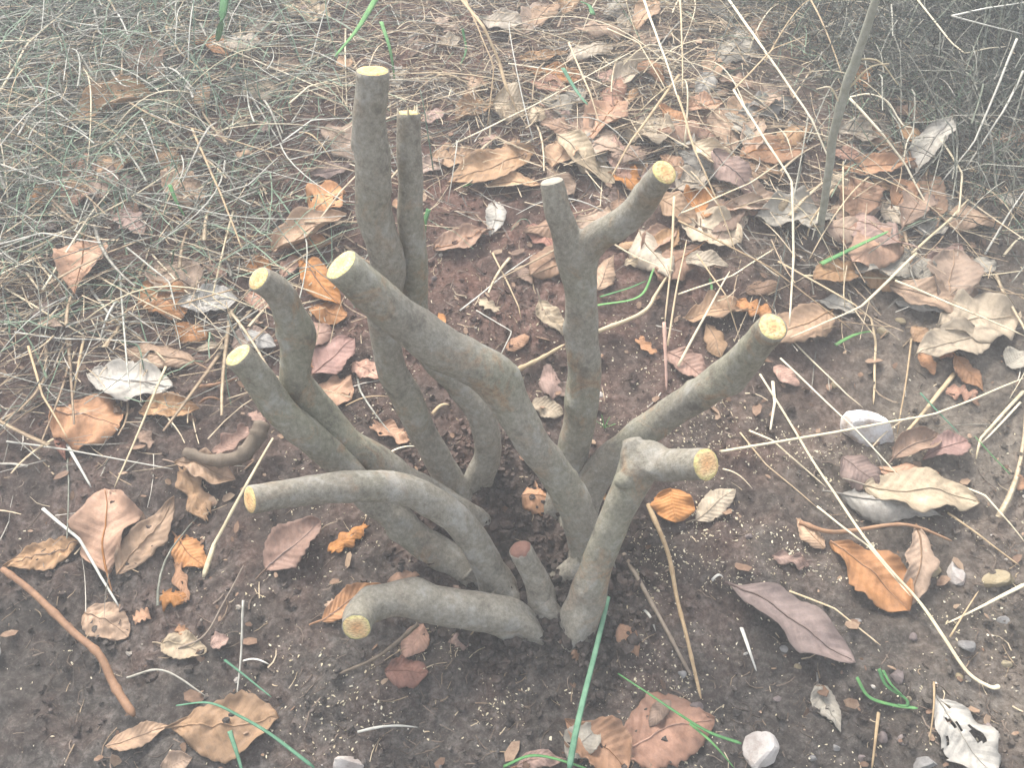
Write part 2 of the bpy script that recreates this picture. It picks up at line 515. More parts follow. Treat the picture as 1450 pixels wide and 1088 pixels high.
# each stem: (pixel x, y, width) from soil to tip, lean towards the viewer per segment
STEMS = {
 'A': ([(650, 708, 44), (620, 650, 42), (585, 580, 42), (552, 510, 44), (540, 440, 48), (545, 375, 52), (531, 305, 53), (527, 200, 51), (526, 99, 48)],
       [.50, .50, .50, .50, .50, .46, .37, .29]),
 'B': ([(674, 695, 42), (690, 645, 42), (684, 595, 42), (650, 545, 40), (608, 503, 40), (588, 440, 40), (588, 350, 40), (579, 250, 38), (576, 159, 36)],
       [.6, .55, .35, .30, .5, .50, .38, .22]),
 'C': ([(836, 812, 56), (829, 750, 54), (797, 684, 52), (754, 625, 53), (724, 578, 58), (701, 538, 66), (668, 513, 68), (618, 492, 64), (552, 440, 62), (487, 377, 58)],
       [.62, .55, .48, .45, .42, .36, .35, .40, .44]),
 'E': ([(668, 750, 44), (620, 705, 44), (565, 672, 44), (510, 640, 46), (455, 590, 48), (420, 535, 48), (417, 475, 48), (400, 425, 46), (364, 394, 40)],
       [.5, .4, .3, .32, .5, .5, .5, .58]),
 'G': ([(664, 814, 44), (615, 780, 46), (550, 725, 46), (485, 660, 48), (432, 616, 48), (382, 560, 48), (336, 503, 44)],
       [.25, .32, .42, .45, .46, .45]),
 'F': ([(708, 838, 48), (690, 795, 46), (655, 748, 46), (610, 712, 48), (550, 690, 48), (480, 690, 46), (420, 697, 44), (354, 707, 42)],
       [.62, .62, .52, .35, .25, .25, .42]),
 'H': ([(742, 892, 50), (700, 872, 56), (640, 862, 58), (580, 850, 54), (535, 855, 50), (513, 870, 46), (506, 890, 44)],
       [.62, .40, .30, .35, .62, .80]),
 'I': ([(801, 722, 52), (808, 660, 50), (820, 590, 50), (825, 510, 50), (822, 430, 50), (822, 372, 54), (842, 342, 46), (876, 318, 44), (912, 285, 44), (940, 242, 40)],
       [.58, .54, .5, .5, .5, .55, .62, .70, .72]),
 'J': ([(812, 748, 50), (835, 690, 50), (872, 645, 48), (930, 600, 47), (990, 560, 48), (1042, 520, 50), (1093, 464, 45)],
       [.45, .42, .45, .5, .55, .75]),
 'K': ([(815, 888, 54), (828, 838, 50), (855, 780, 48), (882, 715, 50), (908, 664, 54), (948, 662, 50), (998, 659, 49)],
       [.60, .55, .5, .5, .62, .80]),
 'L': ([(770, 862, 40), (757, 812, 38), (738, 778, 36)], [.55, .62]),
}
LAB = {'A': 'tallest upright stem with a level cream cut', 'B': 'thinner upright stem with splintered cut', 'C': 'thick knobbly stem crossing in front of the others',
       'H': 'low stem curling down to an orange cut', 'I': 'forked stem with one arm cut short', 'K': 'gnarled elbow-shaped stem with round cut',
       'L': 'short weathered red-topped stump', 'F': 'long arching stem bent out sideways', 'J': 'long bare stem leaning out to the bare soil'}
DEADTOP = mat_straw('weathered_wood', (.13, .06, .045), (.20, .10, .07), (.28, .17, .12))
P3 = {}
def remesh(o, voxel=.0017, it=5):
    m = o.modifiers.new('remesh', 'REMESH'); m.mode = 'VOXEL'; m.voxel_size = voxel; m.use_smooth_shade = True
    s = o.modifiers.new('smooth', 'SMOOTH'); s.iterations = it; s.factor = .5
for q, (key, (pts, rs)) in enumerate(STEMS.items()):
    P = trace3d(pts, rs)
    rad = radii(P, pts)
    P3[key] = (P, rad)
    d0 = P[1]-P[0]; d0 /= np.linalg.norm(d0)
    dn = d0*.4+np.array([0, 0, .9]); dn /= np.linalg.norm(dn)
    Pb = np.vstack([P[0]-dn*.07, P])
    rad = rad.copy(); rad[0] *= (.96 if key == 'K' else 1.08)
    rb = np.concatenate([[rad[0]*1.05], rad])
    bumps = []
    if key == 'C': bumps = [(.555, UPV*.8+RGT*.7-FWD*.2, .0045, .016), (.80, UPV, .003, .03), (.18, -RGT, .003, .02)]
    if key == 'J': bumps = [(.80, RGT*.6-UPV*.5-FWD*.6, .006, .012), (.5, UPV, .003, .02)]
    if key == 'A': bumps = [(.62, RGT, .004, .03), (.35, -RGT, .003, .02)]
    if key == 'K': bumps = [(.70, UPV*.9-RGT*.4, .010, .017), (.68, -FWD-RGT*.5, .007, .013), (.60, -FWD+RGT*.2, .004, .010), (.76, UPV-FWD*.4, .005, .010), (.25, RGT-FWD*.2, .005, .018)]
    if key == 'H': bumps = [(.55, UPV, .004, .016), (.75, UPV-RGT*.3, .003, .012)]
    if key == 'E': bumps = [(.80, RGT, .004, .02)]
    if key == 'G': bumps = [(.25, UPV, .004, .02)]
    _rb = random.Random(q*5+2)
    for _ in range(5):                                   # bud scars and old side-shoot stubs
        bd = np.array([_rb.gauss(0, 1), _rb.gauss(0, 1), _rb.gauss(0, 1)])-FWD*.6
        bumps.append((_rb.uniform(.25, .93), bd, _rb.uniform(.0018, .0045), _rb.uniform(.004, .010)))
    Vb, C, T, N, B, rr = branch_mesh(Pb, rb, bumps=bumps, seed=q, wob=.065, lobe=(.15 if key == 'L' else .34))
    # slant of the saw cut at the tip
    VV, F = branch_object(key, Vb, bush)
    o = link('stem', mesh_np('stem', VV, F), BARK, bush)
    if key in LAB: o['label'] = LAB[key]
    if key == 'I':
        ap = [(821, 395, 50), (803, 335, 46), (791, 295, 42), (783, 255, 37)]
        A3 = trace3d(ap, [.45, .42, .30], start=P[4]*.6+P[5]*.4)
        arad = radii(A3, ap)
        Va, Ca, Ta, *_ = branch_mesh(A3, arad, seed=40, wob=.07)
        # join both arms in one surface with a filleted crotch
        VA, FA = branch_object('arm', Va, bush)
        me = o.data
        bpy.data.objects.remove(o); bpy.data.meshes.remove(me)
        o = link('stem', mesh_np('stem', np.vstack([VV, VA]), np.vstack([F, FA+len(VV)])), BARK, bush)
        o['label'] = LAB['I']
        remesh(o)
        cf = cut_face(o, Va[-1]*.97+Ca[-1]*.03, Ta[-1], 77, mat=mat_straw('weathered_cut', (.17, .15, .115), (.25, .22, .17), (.33, .29, .22)))
        cf['label'] = 'dull greyish old cut'
    if key == 'K':      # healed-over stub and knobs on the elbow
        me = o.data
        VS, FS = [VV], [F]; off = len(VV)
        for ap, r_ in (([(906, 676, 50), (897, 640, 40), (893, 621, 27)], [.35, .2]), ([(900, 668, 42), (925, 640, 34), (940, 633, 16)], [.5, .3]), ([(893, 700, 44), (880, 680, 30), (872, 672, 14)], [.6, .5])):
            A3 = trace3d(ap, r_, start=P[4]*.85+P[3]*.15)
            Va, Ca, Ta, *_ = branch_mesh(A3, radii(A3, ap), seed=50+len(FS), wob=.16)
            VA, FA = branch_object('arm', Va, bush)
            VS.append(VA); FS.append(FA+off); off += len(VA)
        bpy.data.objects.remove(o); bpy.data.meshes.remove(me)
        o = link('stem', mesh_np('stem', np.vstack(VS), np.vstack(FS)), BARK, bush)
        o['label'] = LAB['K']
        remesh(o, .0016, 3)
    ring = Vb[-1]
    if key == 'L':
        cut_face(o, ring*.98+C[-1]*.02, T[-1], q, mat=DEADTOP, name='broken_top', proud=.003, ragged=.2)
    else:
        cut_face(o, (ring-C[-1])*.985+C[-1], T[-1], q+3)
    if key == 'B':      # torn splinters left on the cut
        for s in range(4):
            b0 = ring[(3+5*s) % 26]*.8+C[-1]*.2
            e0 = b0+T[-1]*random.uniform(.004, .009)+(ring[(3+5*s) % 26]-C[-1])*random.uniform(-.1, .5)
            Vs, Fs = tube_arrays(spline([b0-T[-1]*.002, e0], 4), np.array([.0016, .0012, .0007, .0002]), 4)
            link('splinter', mesh_np('splinter', Vs, Fs), STRAW['cream'], o)
for ap, hs_ in (
                ([(704, 828, 44), (728, 850, 26), (745, 858, 12)], (.018, .006, -.006)), ([(768, 852, 36), (786, 872, 28), (800, 884, 22)], (.016, .008, .004)), ([(830, 800, 50), (800, 815, 28), (780, 822, 12)], (.02, .006, -.006)), ([(664, 806, 44), (690, 826, 30), (712, 838, 20)], (.016, .008, .0))):
    A3 = np.array([at(p[0], p[1], h_) for p, h_ in zip(ap, hs_)])
    Va, *_ = branch_mesh(A3, radii(A3, ap), seed=80+ap[0][0], wob=.16, sides=16)
    VA, FA = branch_object('root', Va, bush)
    link('surface_root', mesh_np('surface_root', VA, FA), BARK, bush)
for k, (P, rad) in P3.items():
    print('STEM', k, 'base d %.2f' % depth(P[0]), 'tip d %.2f' % depth(P[-1]), 'tip h %.2f' % (P[-1][2]-gh(P[-1][0], P[-1][1])), 'r mm', (rad*1000).round(0)[[0, -1]], 'len %.2f' % np.sum(np.linalg.norm(np.diff(P, axis=0), axis=1)))

# earth heaped up round the foot of every stem
_n = len(ground.data.vertices)
_co = np.empty(_n*3, np.float32); ground.data.vertices.foreach_get('co', _co); _co = _co.reshape(-1, 3)
for k, (P, rad) in P3.items():
    d_ = np.hypot(_co[:, 0]-P[0][0], _co[:, 1]-P[0][1])
    _co[:, 2] += np.where(d_ < .12, (.007+.012*fbm(_co[:, 0], _co[:, 1], 60, 2, 3))*np.exp(-(d_/.030)**2), 0)
ground.data.vertices.foreach_set('co', _co.ravel()); ground.data.update()

# ------------------------------------------------------------------ fallen leaves
def leaf_outline(shape, u, rg):
    """half width (0..1) along the leaf"""
    if shape == 'ell': wv = math.sin(math.pi*u**.92)**.75
    elif shape == 'lan': wv = math.sin(math.pi*u**.8)**1.05
    elif shape == 'rnd': wv = math.sin(math.pi*u)**.5
    elif shape == 'obo': wv = math.sin(math.pi*u**1.35)**.8
    elif shape == 'oak': wv = math.sin(math.pi*u**1.2)**.7*(.90+.10*math.sin(u*(rg[0]*1.2+4)+rg[1]))
    else: wv = (math.sin(math.pi*min(1, max(0, .12+.8*u)))**.5)*(.75+.25*math.sin(u*rg[0]*1.3+rg[1]))
    return max(wv, 0.0)

WORD = {'tan': 'tan', 'org': 'orange brown', 'pale': 'pale straw coloured', 'pink': 'pinkish tan', 'red': 'reddish', 'brn': 'dark brown',
        'gry': 'greyish', 'wht': 'whitish grey', 'plum': 'purplish brown'}
NLEAF = [0]
def leaf(x0, y0, x1, y1, wpx, col, shape='ell', label=None, h0=.003, h1=.004, curl=None, arch=None, roll=0.0, twist=None, hole=0.0, crump=1.0, group=None, stalk=None, P0=None, P1=None, wm=None, name='fallen_leaf', ragged=None):
    NLEAF[0] += 1
    sd = NLEAF[0]*7+3
    rg = random.Random(sd)
    if P0 is None:
        P0, P1 = at(x0, y0, h0), at(x1, y1, h1)
    Xa = P1-P0; L = np.linalg.norm(Xa); Xa = Xa/L
    c = (P0+P1)/2
    e = .02
    gn = np.array([-(gh(c[0]+e, c[1])-gh(c[0]-e, c[1]))/(2*e), -(gh(c[0], c[1]+e)-gh(c[0], c[1]-e))/(2*e), 1.0])
    Z = gn-Xa*np.dot(gn, Xa); Z /= np.linalg.norm(Z)
    Yv = np.cross(Z, Xa)
    cr, sr = math.cos(roll), math.sin(roll)
    Yv, Z = Yv*cr+Z*sr, Z*cr-Yv*sr
    if wm is None:
        d = depth(c)
        iy = np.array([np.dot(Yv, RGT), np.dot(Yv, UPV)])*FPX/d
        ix = np.array([np.dot(Xa, RGT), np.dot(Xa, UPV)])*FPX/d
        ix = ix/(np.linalg.norm(ix)+1e-9)
        perp = abs(iy[0]*ix[1]-iy[1]*ix[0])
        wm = min(wpx/max(perp, 150.0), .12)
    hw = wm/2*1.18
    if curl is None: curl = rg.choice([-1, 1, 1])*rg.uniform(.1, .55)
    if arch is None: arch = rg.uniform(-.02, .10)
    if twist is None: twist = rg.uniform(-.35, .35)
    if ragged is None: ragged = rg.uniform(.04, .10)
    NU, NV = (34, 15) if max(L, wm) > .05 else ((22, 11) if max(L, wm) > .03 else (14, 9))
    og = (rg.uniform(9, 16), rg.uniform(0, 6))
    V = np.zeros((NU, NV, 3)); uv = np.zeros((NU, NV, 2))
    sv = Vector((sd*1.37, sd*.7, 0))
    for i in range(NU):
        u = i/(NU-1)
        wl = max(leaf_outline(shape, u, og), .012)
        ser = 1+.035*math.sin(u*58)*(shape in ('lan', 'ell', 'obo'))
        wave = rg.uniform(-1, 1)
        for j in range(NV):
            v = 2*j/(NV-1)-1
            k = 1+ragged*2.2*mnoise.noise(Vector((u*5+sd, 2.0*(v > 0), sd*.31)))*abs(v)+ragged*mnoise.noise(Vector((u*19+sd, 3.0*(v > 0), 0)))*abs(v)
            y = v*hw*wl*k*ser
            un = u
            if shape == 'frg': un = u+.16*mnoise.noise(Vector((v*2.2, sd*.77, 3.0*(u > .5))))*(2*abs(u-.5))
            x = un*L
            z = curl*hw*(v*v)*wl*1.0*(.6+.4*u)-curl*hw*.15
            if curl > .9:                                   # rolled-up leaf
                ang = v*min(curl, 2.4)*.9
                y = math.sin(ang)*hw*wl/ (min(curl, 2.4)*.9)*1.5; z = (1-math.cos(ang))*hw*wl/(min(curl, 2.4)*.9)*1.5
            z += arch*L*math.sin(math.pi*u)
            z += crump*.13*hw*mnoise.noise(Vector((x*38, y*38, 0))+sv)*1.6+crump*.0013*mnoise.noise(Vector((x*120, y*120, 0))+sv)
            z += .16*hw*abs(v)**2*math.sin(u*og[0]*1.1+og[1]+(2.2 if v > 0 else 0))
            z += -.00025*math.cos(2*math.pi*(u*10-abs(v)*1.9))
            t = twist*(u-.5)
            y, z = y*math.cos(t)-z*math.sin(t), z*math.cos(t)+y*math.sin(t)
            yy = y+.05*L*math.sin(u*3+sd)*math.sin(math.pi*u)
            V[i, j] = P0+Xa*x+Yv*yy+Z*z
            uv[i, j] = (u, v*.5+.5)
    VV = V.reshape(-1, 3)
    g = gh(VV[:, 0], VV[:, 1])+.0032+.0006*np.sin(np.arange(len(VV)))**2
    gap = np.min(VV[:, 2]-g)
    if gap > .002: VV[:, 2] -= gap-.001
    VV[:, 2] = np.where(VV[:, 2] < g, g+.25*np.minimum(g-VV[:, 2], .004), VV[:, 2])
    ii = np.arange(NU-1)[:, None]*NV+np.arange(NV-1)[None, :]
    F = np.stack([ii, ii+NV, ii+NV+1, ii+1], -1).reshape(-1, 4)
    if hole > 0 or shape == 'frg':
        keep = []
        th = .62-.55*hole if hole > 0 else .60
        for f in F:
            a = uv.reshape(-1, 2)[f].mean(0)
            nz = mnoise.noise(Vector((a[0]*4.2+sd, a[1]*2.6*max(.5, 2*hw/L*3), sd*.13)))
            keep.append(nz < th)
        F = F[np.array(keep)]
    me = mesh_np(name, VV-P0, F, uv=uv.reshape(-1, 2))
    o = link(name, me, LEAFM[col], loc=P0)
    sm = o.modifiers.new('thickness', 'SOLIDIFY'); sm.thickness = .0005; sm.offset = 0
    if label is None:
        px = 725+FPX*np.dot(c-CAM, RGT)/depth(c)
        zone = ZONE(c)
        big = 'broad' if max(L, wm) > .065 else 'small'
        form = {'ell': 'oval', 'lan': 'narrow', 'obo': 'blunt-tipped', 'oak': 'wavy-edged', 'frg': 'torn', 'rnd': 'rounded'}[shape]
        label = '%s %s %s leaf %s' % (big, form, WORD[col], zone)
        group = group or 'fallen leaves in the litter'
    tag(o, label, 'leaf', group or 'fallen leaves in the litter')
    if L > .040 and shape != 'frg':
        mc = NV//2
        Cm = VV.reshape(NU, NV, 3)[:, mc]-P0+np.array([0, 0, .0006])
        rr = np.linspace(.0011, .00035, NU)*min(1.2, L/.09)
        Vt, Ft = tube_arrays(Cm[:-1], rr[:-1], 4)
        link('midrib', mesh_np('midrib', Vt, Ft), LEAFM[col], o)
        if stalk is None: stalk = rg.random() < .45
        if stalk:
            b = Cm[0]; t0 = Cm[0]-Cm[2]; t0 /= np.linalg.norm(t0)
            ln = min(.022, L*.2)
            e1 = b+t0*ln+np.array([rg.uniform(-.3, .3), rg.uniform(-.3, .3), 0])*ln*.5
            pw = e1+P0; e1[2] = max(e1[2], float(gh(pw[0], pw[1]))+.001-P0[2])
            Vt, Ft = tube_arrays(spline([b+(Cm[1]-Cm[0])*.5, (b+e1)/2+np.array([0, 0, .0008]), e1], 6), np.linspace(.0011, .0009, 6), 5)
            link('leaf_stalk', mesh_np('leaf_stalk', Vt, Ft), LEAFM['brn'] if col in ('brn', 'plum', 'red') else LEAFM[col], o)
    return o

def ZONE(c):
    x, y = c[0], c[1]
    if y > .42:
        return 'in the dry grass uphill of the twin upright stems' if x < .0 else ('in the dry grass uphill of the forked stem' if x < .42 else 'in the shaded grass around the standing dead stem')
    if y > .12:
        return 'in the grass tangle beside the cut stems' if x < -.28 else ('on the soil behind the bush' if x < .28 else 'in the litter uphill of the white quartz stone')
    if x < -.2: return 'on the dark soil below the arching stem' if y < -.08 else 'on the soil beside the slanting cut stems'
    if x < .2: return 'on the soil between the bush stems' if y > -.2 else 'on the sawdust-flecked soil in front of the bush'
    return 'on the soil near the white quartz stone' if y > -.12 else 'on the pebbly soil downhill of the quartz stone'

LEAVES = [
 # ---- grass tangle, far side
 (83, 162, 215, 124, 46, 'tan', 'obo', 'tan leaf folded into a cone in the grey grass tangle', dict(h0=.02, h1=.02, curl=.8)),
 (120, 112, 152, 132, 26, 'tan', 'frg'), (228, 206, 249, 264, 27, 'tan', 'ell'), (160, 285, 196, 309, 22, 'org', 'ell'),
 (398, 4, 470, 26, 34, 'pale', 'ell', 'pale leaf at the far edge beside two green grass blades', dict(h0=.01, h1=.01)),
 (350, 38, 368, 64, 15, 'org', 'lan'), (380, 92, 432, 96, 20, 'tan', 'ell'), (322, 132, 402, 130, 32, 'pale', 'oak'),
 (440, 246, 500, 235, 20, 'plum', 'lan'), (300, 180, 318, 206, 13, 'pink', 'lan'),
 (0, 240, 45, 226, 15, 'tan', 'lan'), (0, 214, 46, 200, 22, 'tan', 'ell'), (38, 278, 64, 292, 16, 'org', 'ell'), (75, 302, 102, 284, 22, 'tan', 'ell'),
 (80, 258, 136, 270, 18, 'tan', 'lan'), (165, 245, 187, 277, 20, 'plum', 'ell'), (218, 145, 242, 160, 15, 'gry', 'ell'),
 (436, 300, 488, 270, 52, 'org', 'rnd', 'orange tan leaf with a torn hole beside the tallest stem', dict(hole=.35, roll=-.25, h0=.01, h1=.02, curl=.3)),
 (385, 356, 492, 304, 34, 'tan', 'lan', 'long curled tan leaf leaning towards the tallest stem', dict(h0=.006, h1=.03, curl=1.3)),
 (398, 352, 470, 345, 24, 'org', 'lan', 'flat orange leaf tucked under the long curled tan leaf', {}),
 # ---- far centre
 (700, 140, 744, 152, 50, 'pale', 'rnd', 'round pinkish buff leaf with a dark hole under a hanging straw blade', dict(hole=.12, roll=.35, h0=.02, h1=.015, curl=.15)),
 (757, 207, 633, 260, 44, 'tan', 'ell', 'largest tan leaf lying flat uphill behind the twin stems', dict(h0=.012, h1=.006, curl=.35)),
 (766, 262, 686, 264, 20, 'tan', 'lan', 'narrow serrated tan leaf below a short green blade', {}),
 (788, 190, 850, 252, 28, 'pale', 'lan', 'folded pale leaf standing behind the short arm of the forked stem', dict(h0=.03, h1=.008, curl=1.2)),
 (826, 205, 876, 140, 42, 'org', 'obo', 'broad orange brown leaf propped upright in the straw', dict(h0=.006, h1=.02, roll=-.3)),
 (868, 150, 902, 124, 24, 'tan', 'ell'), (850, 118, 932, 84, 30, 'pale', 'oak', 'wavy edged greyish buff leaf in the far straw', dict(h0=.012, h1=.02, curl=.7)),
 (738, 47, 776, 4, 32, 'tan', 'ell'), (706, 28, 737, 46, 20, 'pale', 'ell'), (880, 52, 904, 10, 20, 'pale', 'ell'), (815, 97, 857, 40, 30, 'brn', 'ell'),
 (895, 62, 952, 45, 32, 'tan', 'ell'), (735, 84, 807, 72, 16, 'tan', 'lan'), (624, 62, 652, 54, 20, 'pale', 'ell'), (618, 28, 646, 47, 22, 'tan', 'frg'),
 (613, 352, 702, 324, 30, 'org', 'lan', 'pointed orange leaf lying by itself on red soil behind the bush', dict(curl=.6, h0=.006, h1=.01)),
 (752, 318, 782, 352, 28, 'red', 'ell', 'reddish brown leaf half hidden behind the forked stem', {}),
 (928, 156, 988, 188, 30, 'gry', 'ell', 'greyish tan leaf above the round cut of the forked stem', dict(h0=.03, h1=.03)),
 (858, 236, 906, 272, 32, 'org', 'oak'), (890, 216, 908, 258, 28, 'tan', 'ell'), (873, 352, 914, 344, 12, 'tan', 'lan'), (914, 368, 962, 320, 28, 'tan', 'lan'),
 (680, 206, 707, 194, 15, 'pink', 'frg'), (476, 93, 502, 86, 17, 'tan', 'ell'), (598, 172, 632, 158, 20, 'pink', 'ell'), (745, 134, 822, 124, 18, 'red', 'lan'),
 (580, 80, 605, 60, 14, 'brn', 'frg'), (655, 110, 690, 120, 16, 'brn', 'frg'), (780, 165, 812, 175, 18, 'gry', 'frg'),
 # ---- heap uphill right of the forked stem
 (960, 300, 1018, 284, 52, 'org', 'oak', 'broad orange tan leaf at the bottom of the leaf heap', dict(curl=.3)),
 (955, 322, 905, 372, 30, 'org', 'lan', 'curled orange leaf below the leaf heap', dict(curl=.9)),
 (1008, 214, 1068, 272, 42, 'plum', 'ell', 'plum brown leaf leaning in the middle of the leaf heap', dict(h0=.035, h1=.01, curl=.2)),
 (984, 174, 1050, 228, 28, 'pale', 'lan', 'strap-like cream leaf folded on top of the leaf heap', dict(h0=.05, h1=.035, curl=1.5)),
 (1046, 206, 1094, 233, 20, 'tan', 'ell', 'small tan leaf tip bent over the leaf heap', dict(h0=.035, h1=.03)),
 (1068, 236, 1106, 249, 16, 'brn', 'ell'), (1024, 276, 1112, 283, 18, 'tan', 'lan', 'rolled tan leaf pointing out of the leaf heap', dict(h0=.03, h1=.025, curl=1.4)),
 (1022, 291, 1074, 303, 20, 'org', 'lan', 'orange brown leaf under the rolled tan leaf', dict(h0=.015, h1=.012)),
 (960, 247, 1004, 226, 34, 'pale', 'ell', 'pale leaf wrapped behind the round cut of the forked stem', dict(h0=.03, h1=.035)),
 (1035, 331, 1060, 307, 12, 'pale', 'lan'), (957, 168, 986, 186, 18, 'pale', 'ell'),
 (1003, 4, 1037, 31, 26, 'gry', 'ell'), (1015, 92, 1072, 45, 42, 'gry', 'ell'), (1150, 58, 1166, 76, 16, 'gry', 'ell'),
 # ---- shaded grass, far right
 (1214, 132, 1232, 94, 22, 'org', 'ell', 'orange brown leaf beside the standing dead stem', {}), (1285, 64, 1306, 101, 15, 'org', 'lan'),
 (1312, 86, 1382, 101, 26, 'brn', 'obo'), (1362, 70, 1385, 96, 18, 'tan', 'ell'),
 (1350, 152, 1300, 237, 28, 'gry', 'lan', 'upright grey tan leaf with fine veins in the shaded grass', dict(h0=.06, h1=.02, curl=.5, roll=.4)),
 (1190, 241, 1297, 224, 27, 'org', 'lan', 'long orange brown leaf in the shaded grass', dict(h0=.01, h1=.015, curl=.5)),
 (1216, 254, 1274, 272, 16, 'tan', 'lan'), (1246, 302, 1308, 300, 42, 'pale', 'rnd', 'rounded pale buff leaf at the foot of the shaded grass', {}),
 (1184, 264, 1202, 291, 19, 'tan', 'ell'), (1430, 208, 1458, 192, 24, 'org', 'ell'), (1388, 243, 1414, 257, 16, 'gry', 'ell'), (1412, 275, 1440, 292, 20, 'gry', 'ell'),
 (1265, 150, 1312, 177, 24, 'brn', 'ell'), (1132, 283, 1162, 293, 22, 'brn', 'ell'), (1300, 330, 1342, 318, 22, 'gry', 'ell'),
 # ---- left middle
 (337, 424, 250, 431, 36, 'wht', 'lan', 'whitish leaf with a jagged end in front of the grass tangle', dict(h0=.012, h1=.012, curl=.35)),
 (248, 460, 294, 482, 26, 'org', 'ell'), (278, 512, 176, 488, 34, 'tan', 'oak', 'tan leaf with dark holes lying on a whitish leaf', dict(h0=.014, h1=.016, hole=.15)),
 (245, 550, 124, 530, 46, 'wht', 'ell', 'large whitish grey leaf under the holed tan leaf', dict(curl=.3)),
 (76, 584, 170, 604, 54, 'org', 'rnd', 'round orange tan leaf on dark soil', dict(curl=-.35, h0=.01, h1=.01)),
 (195, 582, 282, 578, 30, 'tan', 'ell', 'folded tan leaf beside an orange root', dict(curl=.9, h0=.008, h1=.008)),
 (85, 603, 93, 652, 14, 'red', 'lan'),
 (300, 632, 347, 596, 26, 'pink', 'frg', 'blocky pinkish leaf scrap beside the dark dead stub', dict(h0=.02, h1=.025)), (354, 586, 375, 599, 12, 'pink', 'frg'),
 (346, 470, 390, 488, 20, 'wht', 'ell', 'stiff white leaf edge between two slanting stems', dict(h0=.02, h1=.02)), (328, 492, 382, 474, 26, 'brn', 'ell', 'brown leaf arched under the white leaf edge', dict(arch=.18)),
 (275, 496, 326, 494, 10, 'pale', 'lan'), (294, 375, 321, 393, 14, 'pink', 'ell'), (350, 414, 386, 442, 28, 'pink', 'ell'), (400, 394, 427, 362, 22, 'pink', 'ell'),
 (418, 362, 482, 432, 34, 'org', 'obo', 'split orange tan leaf behind the thick knobbly stem', dict(h0=.012, h1=.006)), (435, 437, 492, 450, 30, 'org', 'oak'), (438, 468, 462, 486, 22, 'gry', 'ell'),
 (443, 531, 502, 481, 42, 'red', 'ell', 'dusky red leaf with a pale midrib between the stems', dict(h0=.01, h1=.012, curl=.15, ragged=.02)),
 (445, 548, 498, 566, 44, 'org', 'oak', 'orange leaf under the dusky red leaf', {}),
 (500, 514, 537, 536, 24, 'pink', 'ell'), (528, 602, 578, 624, 24, 'org', 'frg'),
 (246, 652, 332, 674, 32, 'tan', 'oak', 'crumpled tan leaf below the dark dead stub', dict(crump=2.5, curl=.8, h0=.012, h1=.012)),
 (258, 668, 294, 733, 32, 'tan', 'frg', 'torn tan leaf strip hanging below the crumpled leaf', dict(crump=2)),
 # ---- behind and between the stems
 (621, 444, 633, 466, 11, 'org', 'lan'), (716, 497, 750, 474, 16, 'org', 'ell'), (764, 425, 797, 477, 26, 'pale', 'ell', 'buff leaf with a brown folded side behind the forked stem', dict(curl=.9)),
 (733, 374, 753, 403, 15, 'brn', 'ell'), (845, 412, 869, 362, 26, 'tan', 'lan', 'tan leaf standing against the forked stem', dict(h1=.02)), (884, 376, 932, 359, 16, 'pale', 'ell'),
 (764, 540, 800, 548, 36, 'pink', 'ell', 'pinkish tan leaf half covered by the forked stem', dict(h0=.01)), (752, 576, 798, 586, 26, 'pale', 'ell', 'yellowish buff leaf in the gap between two crossing stems', {}),
 (737, 706, 792, 716, 36, 'org', 'ell', 'humped brown leaf at the heart of the bush', dict(curl=-.9, arch=.15, h0=.006)), (678, 426, 706, 441, 15, 'pale', 'frg'), (904, 479, 927, 501, 15, 'org', 'frg'),
 (838, 700, 872, 725, 22, 'tan', 'frg'),
 (951, 692, 956, 740, 50, 'org', 'rnd', 'squarish orange leaf under the round cut of the elbow stem', dict(h0=.012, h1=.010, roll=.1, curl=.2, crump=.6)),
 (985, 738, 1042, 694, 28, 'pale', 'ell', 'pale buff leaf beside the squarish orange leaf', {}),
 # ---- right middle
 (967, 452, 1060, 438, 32, 'tan', 'oak', 'crumpled tan leaf behind the long leaning stem', dict(crump=2)), (1000, 460, 1020, 507, 30, 'tan', 'oak'), (945, 500, 1002, 540, 34, 'pink', 'ell'),
 (1055, 416, 1103, 400, 20, 'brn', 'ell'), (1095, 520, 1132, 546, 20, 'pink', 'ell'),
 (1198, 364, 1252, 408, 26, 'tan', 'obo', 'tan leaf at the edge of the overlapping leaf row', dict(h0=.012)), (1216, 374, 1270, 412, 30, 'tan', 'ell'),
 (1245, 386, 1317, 375, 16, 'org', 'lan'), (1262, 398, 1370, 441, 38, 'tan', 'ell', 'broad tan leaf topping the overlapping leaf row', dict(h0=.018, h1=.014, curl=.3)),
 (1265, 425, 1347, 447, 20, 'gry', 'lan', 'grey leaf edge under the broad tan leaf', {}), (1340, 440, 1395, 471, 26, 'gry', 'lan'), (1160, 428, 1217, 444, 20, 'gry', 'lan'),
 (1290, 464, 1320, 487, 22, 'tan', 'ell'), (1320, 490, 1350, 506, 20, 'pink', 'ell'), (1303, 500, 1323, 532, 18, 'org', 'ell'),
 (1353, 503, 1393, 554, 27, 'org', 'lan', 'narrow orange leaf with a pointed tip by itself on ochre soil', dict(h0=.012)), (1340, 554, 1384, 563, 22, 'pink', 'frg'),
 (1385, 364, 1402, 388, 32, 'gry', 'ell'), (1310, 364, 1337, 386, 20, 'tan', 'ell'), (1425, 520, 1452, 500, 26, 'gry', 'ell'),
 (1266, 645, 1332, 610, 24, 'brn', 'ell', 'brown rolled leaf beside the quartz stone', dict(curl=1.4, h0=.012, h1=.014)),
 (1308, 648, 1372, 620, 28, 'red', 'obo', 'reddish brown leaf arched over the brown rolled leaf', dict(arch=.15, h0=.015, h1=.012)),
